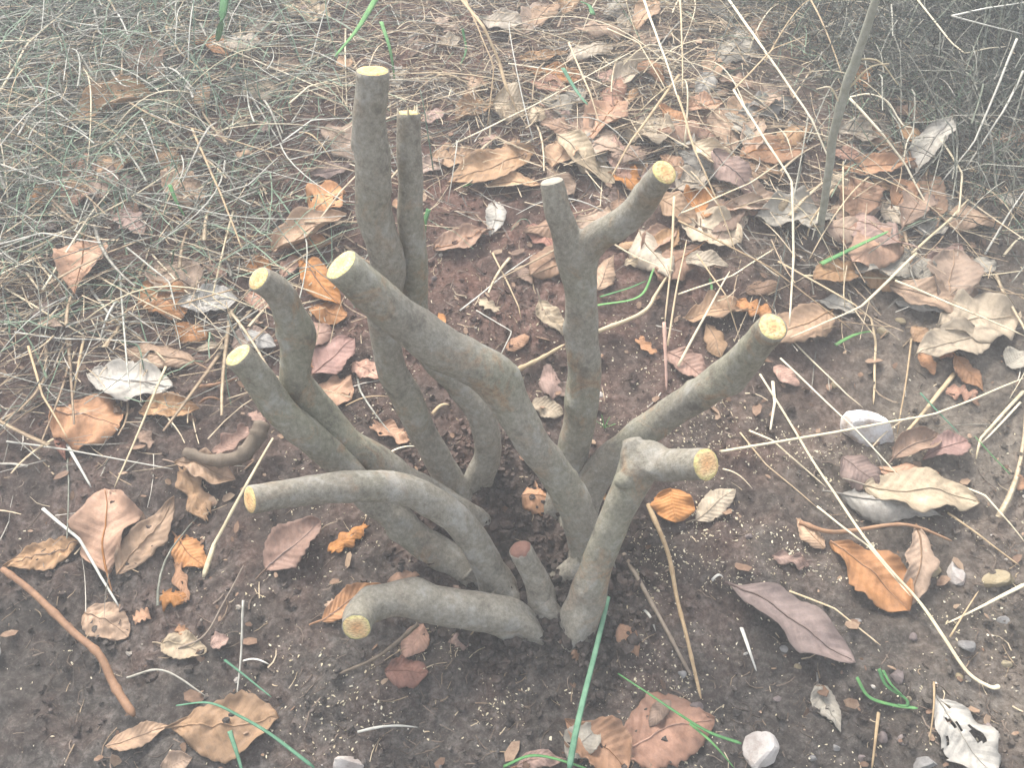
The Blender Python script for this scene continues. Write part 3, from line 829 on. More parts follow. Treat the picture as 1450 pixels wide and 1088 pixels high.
 (1192, 648, 1244, 688, 42, 'plum', 'rnd', 'purplish brown leaf touching the quartz stone', dict(h0=.012, h1=.012)),
 (1238, 664, 1328, 672, 30, 'org', 'oak', 'orange tan leaf between the purplish leaf and the large pale leaf', dict(h0=.01, h1=.01)),
 (1190, 702, 1335, 733, 34, 'gry', 'lan', 'grey brown leaf rolled like a tube under the large pale leaf', dict(curl=-1.1, h0=.006, h1=.004)),
 (1225, 682, 1390, 706, 46, 'pale', 'ell', 'largest pale buff leaf with raised veins below the quartz stone', dict(h0=.022, h1=.012, curl=.15, ragged=.03)),
 (1432, 690, 1456, 684, 14, 'org', 'ell'),
 # ---- near right
 (1176, 766, 1288, 866, 66, 'org', 'obo', 'large wavy orange leaf lying under the long bent straw', dict(h0=.008, h1=.006, curl=.3)),
 (1298, 742, 1290, 858, 38, 'tan', 'oak', 'upright lobe of orange tan leaf behind the long bent straw', dict(h0=.012, h1=.006)),
 (1026, 826, 1212, 938, 50, 'plum', 'oak', 'long purplish brown leaf with scalloped edges on sawdust', dict(curl=.3, h0=.004, h1=.006, stalk=False)),
 (1095, 790, 1148, 800, 20, 'plum', 'frg', 'purplish leaf scrap dusted with sawdust', {}),
 (1325, 988, 1408, 1100, 74, 'gry', 'oak', 'pale mauve grey leaf with bites torn from its edge', dict(hole=.2, curl=.1)),
 (1157, 968, 1190, 1037, 30, 'gry', 'lan', 'narrow grey leaf among pebbles', dict(curl=.2)),
 (878, 884, 904, 932, 26, 'org', 'lan', 'pointed orange leaf beside the two dry sticks', dict(h0=.012)),
 (800, 1020, 890, 1095, 54, 'org', 'obo', 'orange brown leaf crossed by a long green blade', dict(curl=.7)),
 (876, 1066, 1012, 1020, 64, 'pink', 'ell', 'pinkish brown leaf sprinkled with pale sawdust', dict(curl=-.3)),
 (730, 1088, 802, 1076, 18, 'pink', 'lan', 'narrow pinkish leaf under a curved green blade', {}),
 # ---- near left
 (112, 770, 4, 803, 34, 'tan', 'lan', 'narrow tan leaf beside the thick orange twig', dict(curl=.35)),
 (152, 812, 148, 692, 76, 'org', 'oak', 'large lobed orange tan leaf on the dark soil', dict(curl=.25, h0=.008, h1=.01)),
 (165, 814, 248, 704, 44, 'tan', 'lan', 'long tan leaf lying against the large lobed leaf', dict(curl=.3, h0=.012, h1=.012)),
 (250, 762, 290, 804, 28, 'org', 'ell', 'small orange leaf below a pale split straw', {}), (228, 846, 262, 850, 26, 'org', 'frg'), (252, 800, 264, 852, 18, 'org', 'frg'),
 (120, 868, 182, 902, 38, 'tan', 'ell', 'dull tan leaf between the orange twig and a grey stalk', {}), (190, 880, 212, 870, 20, 'org', 'frg'),
 (228, 914, 292, 924, 28, 'pale', 'ell', 'pale crumpled leaf on the dark soil below the low curling stem', dict(crump=2)), (298, 916, 324, 904, 18, 'pink', 'ell'), (250, 890, 270, 900, 14, 'org', 'frg'),
 (375, 808, 452, 736, 50, 'plum', 'ell', 'purplish tan leaf below the arching stem', dict(curl=.5, h0=.006, h1=.012)),
 (235, 1032, 394, 1018, 62, 'tan', 'obo', 'broad tan leaf with strong side veins under a curved green blade', dict(curl=.3, ragged=.06)),
 (150, 1058, 242, 1028, 22, 'tan', 'lan', 'narrow tan leaf touching the broad veined leaf', {}), (228, 1090, 272, 1074, 26, 'tan', 'ell'),
 (455, 880, 542, 828, 28, 'org', 'ell', 'orange leaf tucked behind the low curling stem', dict(h0=.006, h1=.012)), (548, 828, 594, 815, 16, 'org', 'lan'),
 (600, 886, 570, 934, 32, 'pink', 'lan', 'pinkish triangular leaf under the low curling stem', {}), (545, 953, 607, 952, 28, 'red', 'ell', 'dark reddish leaf on the sawdust-flecked soil', {}),
 (470, 782, 519, 744, 22, 'org', 'frg', 'crumpled orange scrap in the shade of the arching stem', dict(crump=2.5)),
 (700, 835, 715, 815, 12, 'gry', 'frg'), (795, 905, 812, 925, 16, 'gry', 'frg'), (640, 905, 660, 918, 14, 'plum', 'frg'),
]
# further leaves of the uphill drift, filled in between the ones above
_r = random.Random(91)
for i in range(115):
    if i < 50: px_, py_ = _r.gauss(985, 95), _r.gauss(235, 85)
    elif i < 75: px_, py_ = _r.uniform(600, 900), _r.uniform(20, 260)
    elif i < 98: px_, py_ = _r.uniform(1170, 1440), _r.uniform(180, 480)
    else: px_, py_ = _r.uniform(60, 470), _r.uniform(30, 500)
    an, ln = _r.uniform(0, 6.28), _r.uniform(48, 110)*(.75+.5*py_/500)
    LEAVES.insert(0, (px_, py_, px_+math.cos(an)*ln, py_+math.sin(an)*ln*.7, ln*_r.uniform(.3, .55), _r.choice(['tan', 'org', 'pale', 'brn', 'tan', 'pink', 'gry']), _r.choice(['ell', 'lan', 'obo', 'oak']), None,
                      dict(h0=.004+.02*_r.random()**2, h1=.004+.02*_r.random()**2)))
for L_ in LEAVES:
    d = L_[8] if len(L_) > 8 else {}
    leaf(*L_[:7], label=L_[7] if len(L_) > 7 else None, **d)

# ------------------------------------------------------------------ straws, blades, twigs
def lay(C, r):
    g = gh(C[:, 0], C[:, 1])+r*.7
    C[:, 2] = np.maximum(C[:, 2], g)
    return C

def strand(name, cat, pts, wpx, mat, label, group=None, h=None, flat=.55, taper=(1.0, .55), n=None, sides=6, nodes=False, seed=None, hm=.012):
    """dry stalk / blade / twig traced along the ground; h = heights above soil at the points"""
    k = len(pts)
    if h is None:
        h = [.004]+[hm]*(k-2)+[.004] if k > 2 else [.005, .005]
    P = np.array([at(x, y, hh) for (x, y), hh in zip(pts, h)])
    if n is None: n = max(6, 7*(k-1)+1)
    if name == 'dry_grass_stalk' and k < 6:             # stiff straw: straight runs with tight kinks
        Q = [P[0]]
        for i in range(1, k-1):
            Q += [P[i]*.86+P[i-1]*.14, P[i]*.97+(P[i-1]+P[i+1])*.015, P[i]*.86+P[i+1]*.14]
        Q.append(P[-1]); Q = np.array(Q)
        n = max(n, 10)
        tt = np.concatenate([[0], np.cumsum(np.linalg.norm(np.diff(Q, axis=0), axis=1))])
        ts = np.unique(np.concatenate([np.linspace(0, tt[-1], n), tt])); n = len(ts)
        C = np.column_stack([np.interp(ts, tt, Q[:, a]) for a in range(3)])
    else: C = spline(P, n)
    if k == 2:
        C[:, 2] += hm*.5*np.sin(np.linspace(0, np.pi, n))
    sd = (seed if seed is not None else int(pts[0][0]*7+pts[0][1]*13)) % 9973
    for i in range(n):
        C[i] += np.array(mnoise.noise_vector(Vector(C[i])*18+Vector((sd, 0, 0))))*.0011
    w = wpx*.45*depth(P.mean(0))/FPX
    rr = w*np.linspace(taper[0], taper[1], n)
    if nodes:
        for q in range(2, n-1, max(3, n//4)): rr[q] *= 1.25
    rr[-1] *= .45
    C = lay(C, w*flat)
    V, F = tube_arrays(C, rr, sides, flat=flat, up=np.array([.12, .05, 1.0]))
    o = link(name, mesh_np(name, V-P[0], F), STRAW[mat], loc=P[0])
    tag(o, label, cat, group)
    return o

GS = 'dry grass stalks in the litter'
def ds(pts, w, mat='cream', label=None, **kw):
    z = ZONE(at(*pts[len(pts)//2]))
    word = {'cream': 'cream', 'tan': 'tan', 'grey': 'grey', 'brown': 'brown'}[mat]
    bent = len(pts) > 3
    if label is None:
        ln_ = math.hypot(pts[-1][0]-pts[0][0], pts[-1][1]-pts[0][1])
        label = '%s %s %s grass stalk %s' % ('short' if ln_ < 75 else ('long' if ln_ > 150 else 'slim'), 'bent' if bent else 'straight', word, z)
    return strand('dry_grass_stalk', 'grass stalk', pts, w, mat, label, GS, **kw)

# the most conspicuous ones
ds([(1076, 530), (1142, 637), (1196, 722), (1247, 790), (1298, 847), (1338, 904), (1372, 953), (1402, 973), (1416, 972)], 9.5, 'cream',
   'longest broad cream straw bent at its end over the orange leaf', h=[.05, .045, .04, .032, .025, .015, .008, .005, .005], flat=.4, taper=(.5, .9))
ds([(1028, -6), (1088, 78), (1149, 169), (1176, 230), (1181, 264)], 6, 'cream', 'stiff cream straw running down to the foot of the standing dead stem', h=[.10, .09, .06, .03, .005])
ds([(1039, 127), (1085, 200), (1122, 257), (1124, 358), (1117, 461)], 5.5, 'cream', 'kinked straw with a sharp bend hanging beside the leaning stem cut', h=[.10, .09, .08, .05, .02], nodes=True)
ds([(1021, 640), (1210, 607), (1325, 586), (1450, 536)], 6, 'cream', 'long cream straw lying across the quartz stone', h=[.012, .036, .022, .012])
ds([(1105, 508), (1213, 610), (1274, 676)], 4.5, 'cream', 'slender straw crossing the quartz stone down to the large pale leaf', h=[.02, .038, .03])
ds([(387, 621), (350, 685), (325, 730), (304, 770), (288, 818)], 9, 'cream', 'split pale straw leaning beside the orange cut of the arching stem', h=[.05, .045, .03, .015, .004], flat=.45, taper=(.4, 1))
ds([(650, -5), (685, 36), (708, 90), (718, 126), (735, 162)], 9, 'tan', 'tan strap of dry grass hanging over the round buff leaf', h=[.10, .09, .06, .045, .02], flat=.3, taper=(.8, .6))
ds([(1102, 370), (1210, 431), (1234, 451), (1240, 488), (1237, 573)], 6, 'tan', 'bent tan blade folding over bare ochre soil', h=[.02, .03, .03, .012, .004], flat=.35)
ds([(1298, 358), (1220, 434), (1119, 478)], 5.5, 'cream', 'straight cream straw pointing at the leaning stem cut', h=[.02, .03, .03])
ds([(1267, 397), (1365, 438), (1452, 476)], 6, 'cream', 'cream straw lying over the broad tan leaf row', h=[.025, .026, .01])
ds([(1203, 138), (1250, 189), (1284, 236), (1318, 301)], 6.5, 'cream', 'thick cream straw slanting in front of the shaded grass', h=[.07, .06, .04, .01])
ds([(1203, 137), (1230, 133), (1257, 145), (1278, 176), (1293, 182), (1284, 203), (1278, 236)], 4, 'cream', 'curled cream straw looping in front of the shaded grass', h=[.07, .075, .075, .065, .06, .05, .03])
ds([(235, 519), (198, 605), (162, 691)], 4.5, 'cream', 'straight pale straw slanting over the folded tan leaf', h=[.035, .03, .012])
ds([(10, 625), (100, 638), (245, 665)], 4.5, 'grey', 'grey straw lying across dark soil to the crumpled leaf', h=[.01, .012, .008])
ds([(61, 720), (112, 764), (142, 818), (169, 859)], 6, 'grey', 'grey stalk lying across the narrow tan leaf', h=[.018, .02, .02, .008])
ds([(0, 403), (60, 440), (122, 477)], 4.5, 'cream'); ds([(119, 480), (110, 525), (103, 565)], 5, 'tan'); ds([(112, 386), (152, 443), (202, 479)], 5.5, 'grey')
ds([(93, 625), (112, 660), (129, 691)], 6, 'grey'); ds([(165, 426), (142, 482)], 5, 'grey')
ds([(1342, 882), (1395, 858), (1455, 826)], 6.5, 'cream', 'pale blade with a pointed end on the pebbly soil', h=[.004, .014, .02], taper=(.4, 1.1), flat=.4)
ds([(1345, 902), (1386, 838)], 3, 'tan'); ds([(1342, 727), (1390, 760), (1445, 802)], 6, 'tan', 'tan blade running downhill from the large pale leaf', h=[.014, .01, .006], flat=.4)
ds([(1118, 838), (1183, 862), (1247, 915)], 5, 'tan', 'orange tan straw touching the scalloped purplish leaf'); ds([(1156, 718), (1230, 774), (1290, 845)], 5, 'cream', 'thin cream straw running beside the longest straw', h=[.025, .026, .025])
ds([(1095, 540), (1098, 570), (1090, 613)], 6, 'cream'); ds([(1061, 610), (1095, 624), (1169, 690)], 5, 'cream'); ds([(1048, 613), (1085, 657), (1156, 718)], 3.5, 'tan')
ds([(1125, 485), (1200, 559), (1222, 577)], 4, 'cream'); ds([(1352, 529), (1315, 576), (1271, 625)], 8, 'tan', 'stout split straw ending beside the quartz stone', flat=.5)
ds([(1450, 554), (1389, 620), (1382, 650)], 6, 'cream'); ds([(1445, 570), (1400, 618), (1384, 632)], 4, 'cream'); ds([(1358, 688), (1395, 702), (1428, 740), (1450, 768)], 5, 'cream')
ds([(1024, 664), (1065, 692)], 3.5, 'cream'); ds([(1291, 480), (1270, 615)], 3.5, 'tan'); ds([(1244, 1010), (1240, 1048), (1235, 1090)], 6, 'tan', 'short tan straw standing on the pebbly soil'); ds([(1323, 967), (1315, 1052)], 4, 'tan')
ds([(960, 135), (987, 220), (1014, 280), (1043, 360)], 4.5, 'tan', h=[.08, .07, .05, .015]); ds([(963, -5), (967, 135)], 3.5, 'tan', h=[.10, .05])
ds([(910, -5), (943, 86), (962, 146)], 5, 'cream', h=[.10, .08, .05]); ds([(962, 106), (894, 199), (862, 258)], 5.5, 'tan', h=[.06, .05, .02])
ds([(960, 417), (1038, 390), (1095, 352)], 4, 'cream', h=[.02, .03, .02]); ds([(987, 360), (1028, 417), (1048, 482)], 3.5, 'tan', h=[.03, .04, .01]); ds([(960, 519), (997, 450), (1034, 384)], 4.5, 'cream', h=[.008, .03, .04])
ds([(1139, 390), (1260, 394), (1355, 394), (1452, 383)], 4.5, 'cream'); ds([(1146, -5), (1193, 108)], 4, 'tan', h=[.08, .04]); ds([(1039, 127), (1095, 68), (1142, 51)], 3.5, 'tan', h=[.10, .09, .08])
ds([(1348, 22), (1400, 11), (1455, 2)], 5, 'grey', h=[.12, .13, .12]); ds([(1348, 22), (1398, 36), (1448, 48)], 5, 'grey', h=[.12, .12, .11]); ds([(1300, 0), (1348, 60), (1365, 75), (1400, 68), (1425, 65)], 4, 'cream', h=[.10, .09, .09, .09, .08])
ds([(960, 312), (1090, 378), (1210, 470)], 4.5, 'tan', h=[.04, .04, .01]); ds([(965, 302), (1060, 260), (1102, 232)], 4, 'cream', h=[.04, .06, .07]); ds([(955, 278), (950, 370), (942, 460)], 4.5, 'tan', h=[.05, .03, .006])
ds([(945, 490), (960, 400), (972, 340)], 3.5, 'tan', h=[.01, .03, .03]); ds([(1180, 268), (1150, 310), (1143, 335)], 4.5, 'tan', h=[.06, .02, .005]); ds([(1176, 262), (1160, 300), (1150, 340)], 4, 'cream', h=[.06, .02, .005])
ds([(1450, 100), (1420, 160), (1365, 240)], 4, 'grey', h=[.10, .08, .03]); ds([(1440, 55), (1380, 200), (1330, 262)], 4, 'grey', h=[.12, .07, .02]); ds([(1333, 198), (1363, 245), (1358, 300), (1340, 320)], 4.5, 'cream', h=[.05, .04, .03, .01])
ds([(1290, 360), (1345, 310), (1372, 282)], 5, 'cream', h=[.01, .03, .03]); ds([(1420, 362), (1450, 335)], 4, 'cream'); ds([(1395, 360), (1430, 300), (1450, 270)], 3.5, 'grey', h=[.01, .04, .05])
ds([(652, 440), (712, 390), (758, 358)], 3.5, 'grey'); ds([(698, 358), (735, 433), (738, 452)], 3.5, 'tan'); ds([(675, 440), (725, 470), (708, 504)], 3, 'grey'); ds([(490, 575), (550, 562)], 3.5, 'tan'); ds([(543, 648), (592, 633)], 4.5, 'pale' if False else 'cream')
ds([(612, 586), (636, 573)], 8, 'tan'); ds([(660, 0), (700, 95), (690, 180)], 3, 'tan', h=[.05, .04, .01]); ds([(640, 205), (745, 155), (900, 70)], 4, 'cream', h=[.01, .03, .06]); ds([(620, 105), (700, 125), (730, 140)], 5, 'tan')
ds([(720, 90), (820, 105), (880, 130)], 4, 'cream', h=[.02, .04, .02]); ds([(805, 60), (835, 130), (850, 180)], 4, 'tan', h=[.05, .04, .01]); ds([(860, 40), (905, 60), (945, 130)], 3.5, 'cream', h=[.05, .05, .03])
# grass tangle stalks
for i, (p, wd) in enumerate([([(7, 23), (126, 43)], 4), ([(0, 58), (60, 56), (116, 50)], 4), ([(162, 15), (189, 70)], 4), ([(199, 0), (216, 53), (220, 93)], 4), ([(225, 96), (278, 132)], 5),
    ([(301, 60), (404, 103), (480, 136)], 4), ([(199, 166), (228, 238)], 3.5), ([(272, 182), (311, 272), (344, 356)], 4.5), ([(0, 232), (83, 261), (132, 275)], 5), ([(33, 358), (166, 291), (255, 235)], 4.5),
    ([(7, 103), (126, 99)], 4), ([(179, 142), (219, 166), (265, 179), (394, 219)], 4.5), ([(120, 191), (50, 158)], 4), ([(132, 219), (166, 195), (228, 169)], 4), ([(285, 281), (351, 262), (394, 222)], 4.5),
    ([(424, 187), (470, 228)], 4), ([(374, 142), (401, 205)], 4.5), ([(410, 146), (437, 122), (490, 108)], 4), ([(133, 10), (140, 45), (182, 75), (205, 92)], 4), ([(235, 38), (255, 75), (300, 110), (340, 122)], 4),
    ([(310, 75), (345, 118), (395, 200)], 4.5), ([(0, 130), (40, 60), (110, 0)], 4), ([(20, 200), (70, 110), (160, 60)], 4), ([(240, 300), (290, 340), (400, 330)], 4), ([(0, 345), (60, 330), (150, 345)], 4.5),
    ([(60, 410), (130, 300), (155, 270)], 4), ([(205, 130), (150, 180), (90, 300)], 4), ([(330, 410), (260, 430), (180, 440)], 4), ([(180, 350), (240, 400), (250, 440)], 4), ([(330, 300), (300, 420), (330, 440)], 3.5),
    ([(20, 470), (90, 480), (230, 485)], 4), ([(40, 490), (60, 560), (95, 620)], 4.5), ([(280, 470), (330, 462), (380, 430)], 3.5), ([(215, 360), (265, 415), (320, 440)], 3.5), ([(400, 200), (440, 170), (520, 165)], 3.5)]):
    ds(p, wd, ('grey', 'cream', 'grey', 'tan')[i % 4], h=[.012+.03*((i*37) % 10)/10 for _ in p], hm=.03)

def gb(pts, w, label, mat='green', **kw):
    return strand('grass_blade', 'grass blade', pts, w, mat, label, 'green grass blades', flat=.22, sides=6, **kw)
gb([(862, 845), (839, 937), (818, 1024), (806, 1092)], 10, 'long straight sage green blade in front of the elbow stem', 'dkgreen', h=[.02, .03, .035, .03], taper=(.8, 1))
gb([(713, 1086), (757, 1071), (818, 1084), (850, 1100)], 6, 'curved green blade over the narrow pinkish leaf', h=[.01, .02, .02, .01])
gb([(876, 955), (920, 984), (962, 1013), (1004, 1038), (1050, 1054)], 6.5, 'green blade crossing the sawdust-sprinkled leaf', h=[.01, .02, .025, .025, .02], taper=(.5, 1))
gb([(977, 1026), (1010, 1055), (1040, 1090)], 6, 'short green blade branching over the sawdust-sprinkled leaf', h=[.02, .02, .01])
gb([(1213, 960), (1230, 987), (1264, 999), (1300, 1004)], 8, 'thick curled green sprout among pebbles', h=[.012, .008, .008, .006], taper=(.9, .8))
gb([(1245, 948), (1256, 972), (1282, 990), (1284, 1000), (1270, 999)], 8, 'folded green sprout tip among pebbles', h=[.02, .016, .014, .01, .008])
gb([(1250, 950), (1262, 970), (1278, 985)], 6, 'small green sprout leaf inside the folded sprout tip', h=[.018, .018, .014])
gb([(1163, 374), (1210, 350), (1258, 328)], 11, 'broad bright green blade in the straw below the standing dead stem', h=[.02, .035, .04], taper=(.9, .5))
gb([(1183, 489), (1237, 470)], 7, 'short green blade on the bare ochre soil'); gb([(1303, 556), (1330, 585), (1357, 613)], 5, 'thin green blade uphill of the reddish arched leaf', 'dkgreen', h=[.02, .02, .015])
gb([(845, 432), (905, 420), (926, 380)], 6, 'bent green blade beside the forked stem', h=[.005, .02, .03]); gb([(850, 420), (890, 408), (915, 398)], 5, 'lower green blade beside the forked stem', h=[.005, .015, .015])
gb([(319, -8), (314, 25), (308, 58)], 14, 'wide green blade standing in the far grass tangle', h=[.14, .12, .08], taper=(1, .7)); gb([(535, -8), (508, 38), (474, 80)], 13, 'wide slanting green blade behind the tallest stem', h=[.12, .09, .05], taper=(1, .7))
gb([(540, 30), (552, 70), (559, 114)], 7, 'small green blade standing behind the tallest stem', h=[.06, .04, .005]); gb([(241, 262), (250, 285), (262, 306)], 7, 'green blade tip poking out of the grass tangle', h=[.05, .04, .02])
gb([(797, 96), (812, 122), (832, 148)], 9, 'flat green blade near the broad orange brown leaf', 'dkgreen', h=[.05, .04, .03]); gb([(655, 264), (690, 252), (727, 245)], 7, 'short green blade lying under the largest tan leaf', h=[.008, .012, .012])
gb([(250, 1001), (294, 996), (338, 1014), (386, 1041), (445, 1088)], 6.5, 'long curved sage blade over the broad veined leaf', 'dkgreen', h=[.03, .04, .04, .035, .02], taper=(.5, 1)); gb([(326, 1036), (334, 1062), (343, 1095)], 8, 'short green blade crossing the broad veined leaf', 'dkgreen', h=[.03, .03, .02])
gb([(318, 936), (350, 960), (384, 988)], 4.5, 'faint thin green blade on the dark soil', 'dkgreen', h=[.01, .012, .008]); gb([(655, 40), (660, 70), (652, 92)], 5, 'tiny green tuft blade in the far straw', h=[.03, .015, .003])
gb([(840, 20), (835, 8), (822, 2)], 9, 'small bright green leaf blade at the far edge', h=[.05, .05, .05]); gb([(607, 296), (602, 312), (600, 330)], 9, 'tiny green shoot beside the twin stems', h=[.03, .02, .003])
gb([(1430, 672), (1400, 640), (1380, 618)], 4, 'thin green blade crossing straws beside the reddish arched leaf', h=[.01, .02, .02]); gb([(1005, 395), (1008, 410), (1002, 430)], 5, 'tiny green blade behind the crumpled tan leaf')
for k_, (dx, dy) in enumerate([(-14, -10), (-4, -18), (8, -16), (16, -6)]):
    gb([(856, 606), (856+dx*.6, 606+dy*.7), (856+dx, 606+dy)], 4, 'tiny seedling blade in a tuft behind the leaning stem', h=[.002, .012, .016], seed=k_)

def tw(pts, w, mat, label, name='dry_twig', cat='twig', **kw):
    return strand(name, cat, pts, w, mat, label, kw.pop('group', None), flat=.95, sides=8, nodes=True, **kw)
tw([(4, 806), (44, 838), (101, 892), (139, 926), (162, 970), (190, 1014)], 13, 'orange', 'thick orange brown twig lying on dark soil', h=[.02, .022, .025, .03, .03, .03], taper=(.8, 1))
tw([(918, 715), (947, 788), (960, 855), (975, 910), (993, 990)], 8.5, 'tan', 'longer dry stick running downhill from the squarish orange leaf', h=[.01, .01, .01, .01, .012], taper=(1, .6))
tw([(883, 784), (923, 855), (960, 923), (980, 958)], 8, 'brown', 'shorter brown stick beside the longer dry stick', h=[.008, .01, .008, .006])
tw([(592, 884), (535, 930), (478, 956)], 7, 'brown', 'thin brown twig poking out under the low curling stem', h=[.02, .012, .004])
tw([(1132, 740), (1180, 754), (1257, 744), (1298, 747), (1348, 767)], 8, 'orange', 'wavy orange root above the large wavy orange leaf', h=[.006, .012, .016, .018, .006], taper=(1, .5), name='bare_root', cat='root')
tw([(278, 549), (305, 545), (336, 536)], 6.5, 'orange', 'short orange root piece beside the slanting cut stem', name='bare_root', cat='root'); tw([(282, 572), (312, 567)], 5, 'orange', 'tiny orange root piece over the folded tan leaf', name='bare_root', cat='root', h=[.016, .012])
tw([(728, 526), (765, 508), (800, 488)], 8, 'tan', 'straight tan twig pointing at the forked stem', h=[.006, .01, .012]); tw([(848, 470), (910, 443), (930, 415), (944, 392)], 7, 'tan', 'bent tan twig behind the forked stem', h=[.01, .015, .02, .02])
tw([(358, 268), (424, 245), (482, 228)], 5.5, 'brown', 'thin brown twig lying in front of the grass tangle'); tw([(940, 456), (942, 505), (944, 553)], 6, 'pink', 'upright pinkish stem behind the leaning stem', h=[.04, .02, .002])
tw([(345, 850), (342, 923), (335, 985)], 4, 'grey', 'upright thin grey stalk on the dark soil', h=[.03, .02, .004]); tw([(507, 1038), (592, 1031)], 4.5, 'grey', 'short grey straw on the sawdust-flecked soil')
tw([(250, 920), (290, 900), (318, 850), (345, 800)], 3.5, 'brown', 'curved dark twig on the soil below the arching stem'); tw([(180, 960), (230, 950), (290, 985)], 4, 'grey', 'thin grey twig on the dark soil by the orange twig', h=[.008, .02, .01])
tw([(262, 640), (300, 652), (338, 648), (362, 622), (372, 596)], 30, 'brown', 'dark dead root stub bent upwards beside the slanting stems', h=[.016, .018, .022, .03, .04], taper=(.55, 1.0), name='dead_stub', cat='stub')
# wood shards
for p, wd, lb in [([(345, 936), (382, 941)], 4.5, 'white wood shard lying on the dark soil beneath the arching stem'), ([(911, 864), (928, 894)], 6, 'white wood shard between the two dry sticks'),
                  ([(1050, 890), (1061, 920), (1072, 951)], 7, 'cream wood shard beside the scalloped purplish leaf'), ([(874, 628), (886, 632)], 5, 'white chip stuck by the elbow stem knob'), ([(1008, 822), (1024, 818)], 6, 'small white chip at the end of the scalloped leaf')]:
    strand('wood_shard', 'wood chip', p, wd, 'white', lb, 'wood shards', flat=.5, sides=6)

# ------------------------------------------------------------------ the standing dead stem
sp = [(1163, 338, 11), (1168, 280, 12), (1178, 205, 13), (1193, 142, 14), (1207, 92, 14), (1224, 47, 13), (1250, -20, 12)]
S3 = trace3d(sp, [.5, .42, .38, .34, .3, .28])
Vb, C, T, N, B, rr = branch_mesh(np.vstack([S3[0]-np.array([0, 0, .04]), S3]), np.concatenate([[.008], radii(S3, sp)]), sides=12, wob=.05, seed=61, bumps=[(.55, -RGT, .002, .01), (.72, RGT, .003, .012)])
VV, F = branch_object('s', Vb, None)
stm = link('standing_stem', mesh_np('standing_stem', VV-S3[0], F), mat_straw('stem_greygreen', (.19, .19, .14), (.29, .285, .23), (.40, .385, .33)), loc=S3[0])
tag(stm, 'grey green dead stem standing upright in the shaded grass', 'stem')
for q, (i0, dx, dz) in enumerate([(.55, -.03, .02), (.6, .03, .03), (.75, .04, -.02)]):
    c = C[int(i0*(len(C)-1))]
    e = c+np.array([dx, -.01, dz])*1.3
    Vt, Ft = tube_arrays(spline([c, (c+e)/2+np.array([0, 0, .012]), e], 8), np.linspace(.0014, .0006, 8), 5)
    link('side_shoot', mesh_np('side_shoot', Vt-S3[0], Ft), STRAW['cream'], stm)

# ------------------------------------------------------------------ stones
MS = {'quartz': mat_stone('quartz', (.34, .24, .17), (.68, .65, .62), (.80, .79, .78)), 'pale': mat_stone('stone_pale', (.26, .21, .18), (.40, .36, .32), (.50, .46, .42)),
      'grey': mat_stone('stone_grey', (.13, .12, .11), (.21, .20, .185), (.30, .29, .27)), 'ochre': mat_stone('stone_ochre', (.14, .11, .06), (.24, .19, .11), (.32, .27, .18)), 'mauve': mat_stone('stone_mauve', (.09, .07, .06), (.14, .11, .10), (.22, .18, .16))}
import bmesh
def stone(px, py, wpx, hpx, mat, label, sd, sub=3, sink=.28, cut=5, name='stone', rough=.12):
    c = at(px, py)
    d = depth(c)
    rx = wpx*.5*d/FPX; ry = hpx*.5*d/FPX
    bm = bmesh.new(); bmesh.ops.create_icosphere(bm, subdivisions=sub, radius=1)
    rg = random.Random(sd)
    pl = []
    for q in range(cut):
        v = Vector((rg.gauss(0, 1), rg.gauss(0, 1), rg.gauss(0, 1)+.3)).normalized(); pl.append((v, rg.uniform(.48, .78)))
    for v in bm.verts:
        for n_, o_ in pl:
            dd = v.co.dot(n_)
            if dd > o_: v.co -= n_*(dd-o_)*.92
        v.co *= 1+rough*mnoise.noise(v.co*1.7+Vector((sd*2.3, 0, 0)))+rough*.35*mnoise.noise(v.co*5+Vector((sd, 0, 0)))
        v.co = Vector((v.co.x*rx, v.co.y*ry*1.05, v.co.z*(rx+ry)*(.56 if name == 'stone' and wpx > 70 else .40)))
    me = bpy.data.meshes.new(name); bm.to_mesh(me); bm.free()
    for p in me.polygons: p.use_smooth = (False)
    me.materials.append(MS[mat])
    o = link(name, me, None, loc=c+np.array([0, 0, (rx+ry)*.40*(.5-sink)]))
    o.rotation_euler = (R(12), rg.uniform(-.2, .2), rg.uniform(-.3, .3))
    tag(o, label, 'stone', 'stones on the soil')
    sf = o.modifiers.new('soften', 'BEVEL'); sf.width = rx*.05; sf.segments = 1; sf.limit_method = 'ANGLE'; sf.angle_limit = R(14)
    return o
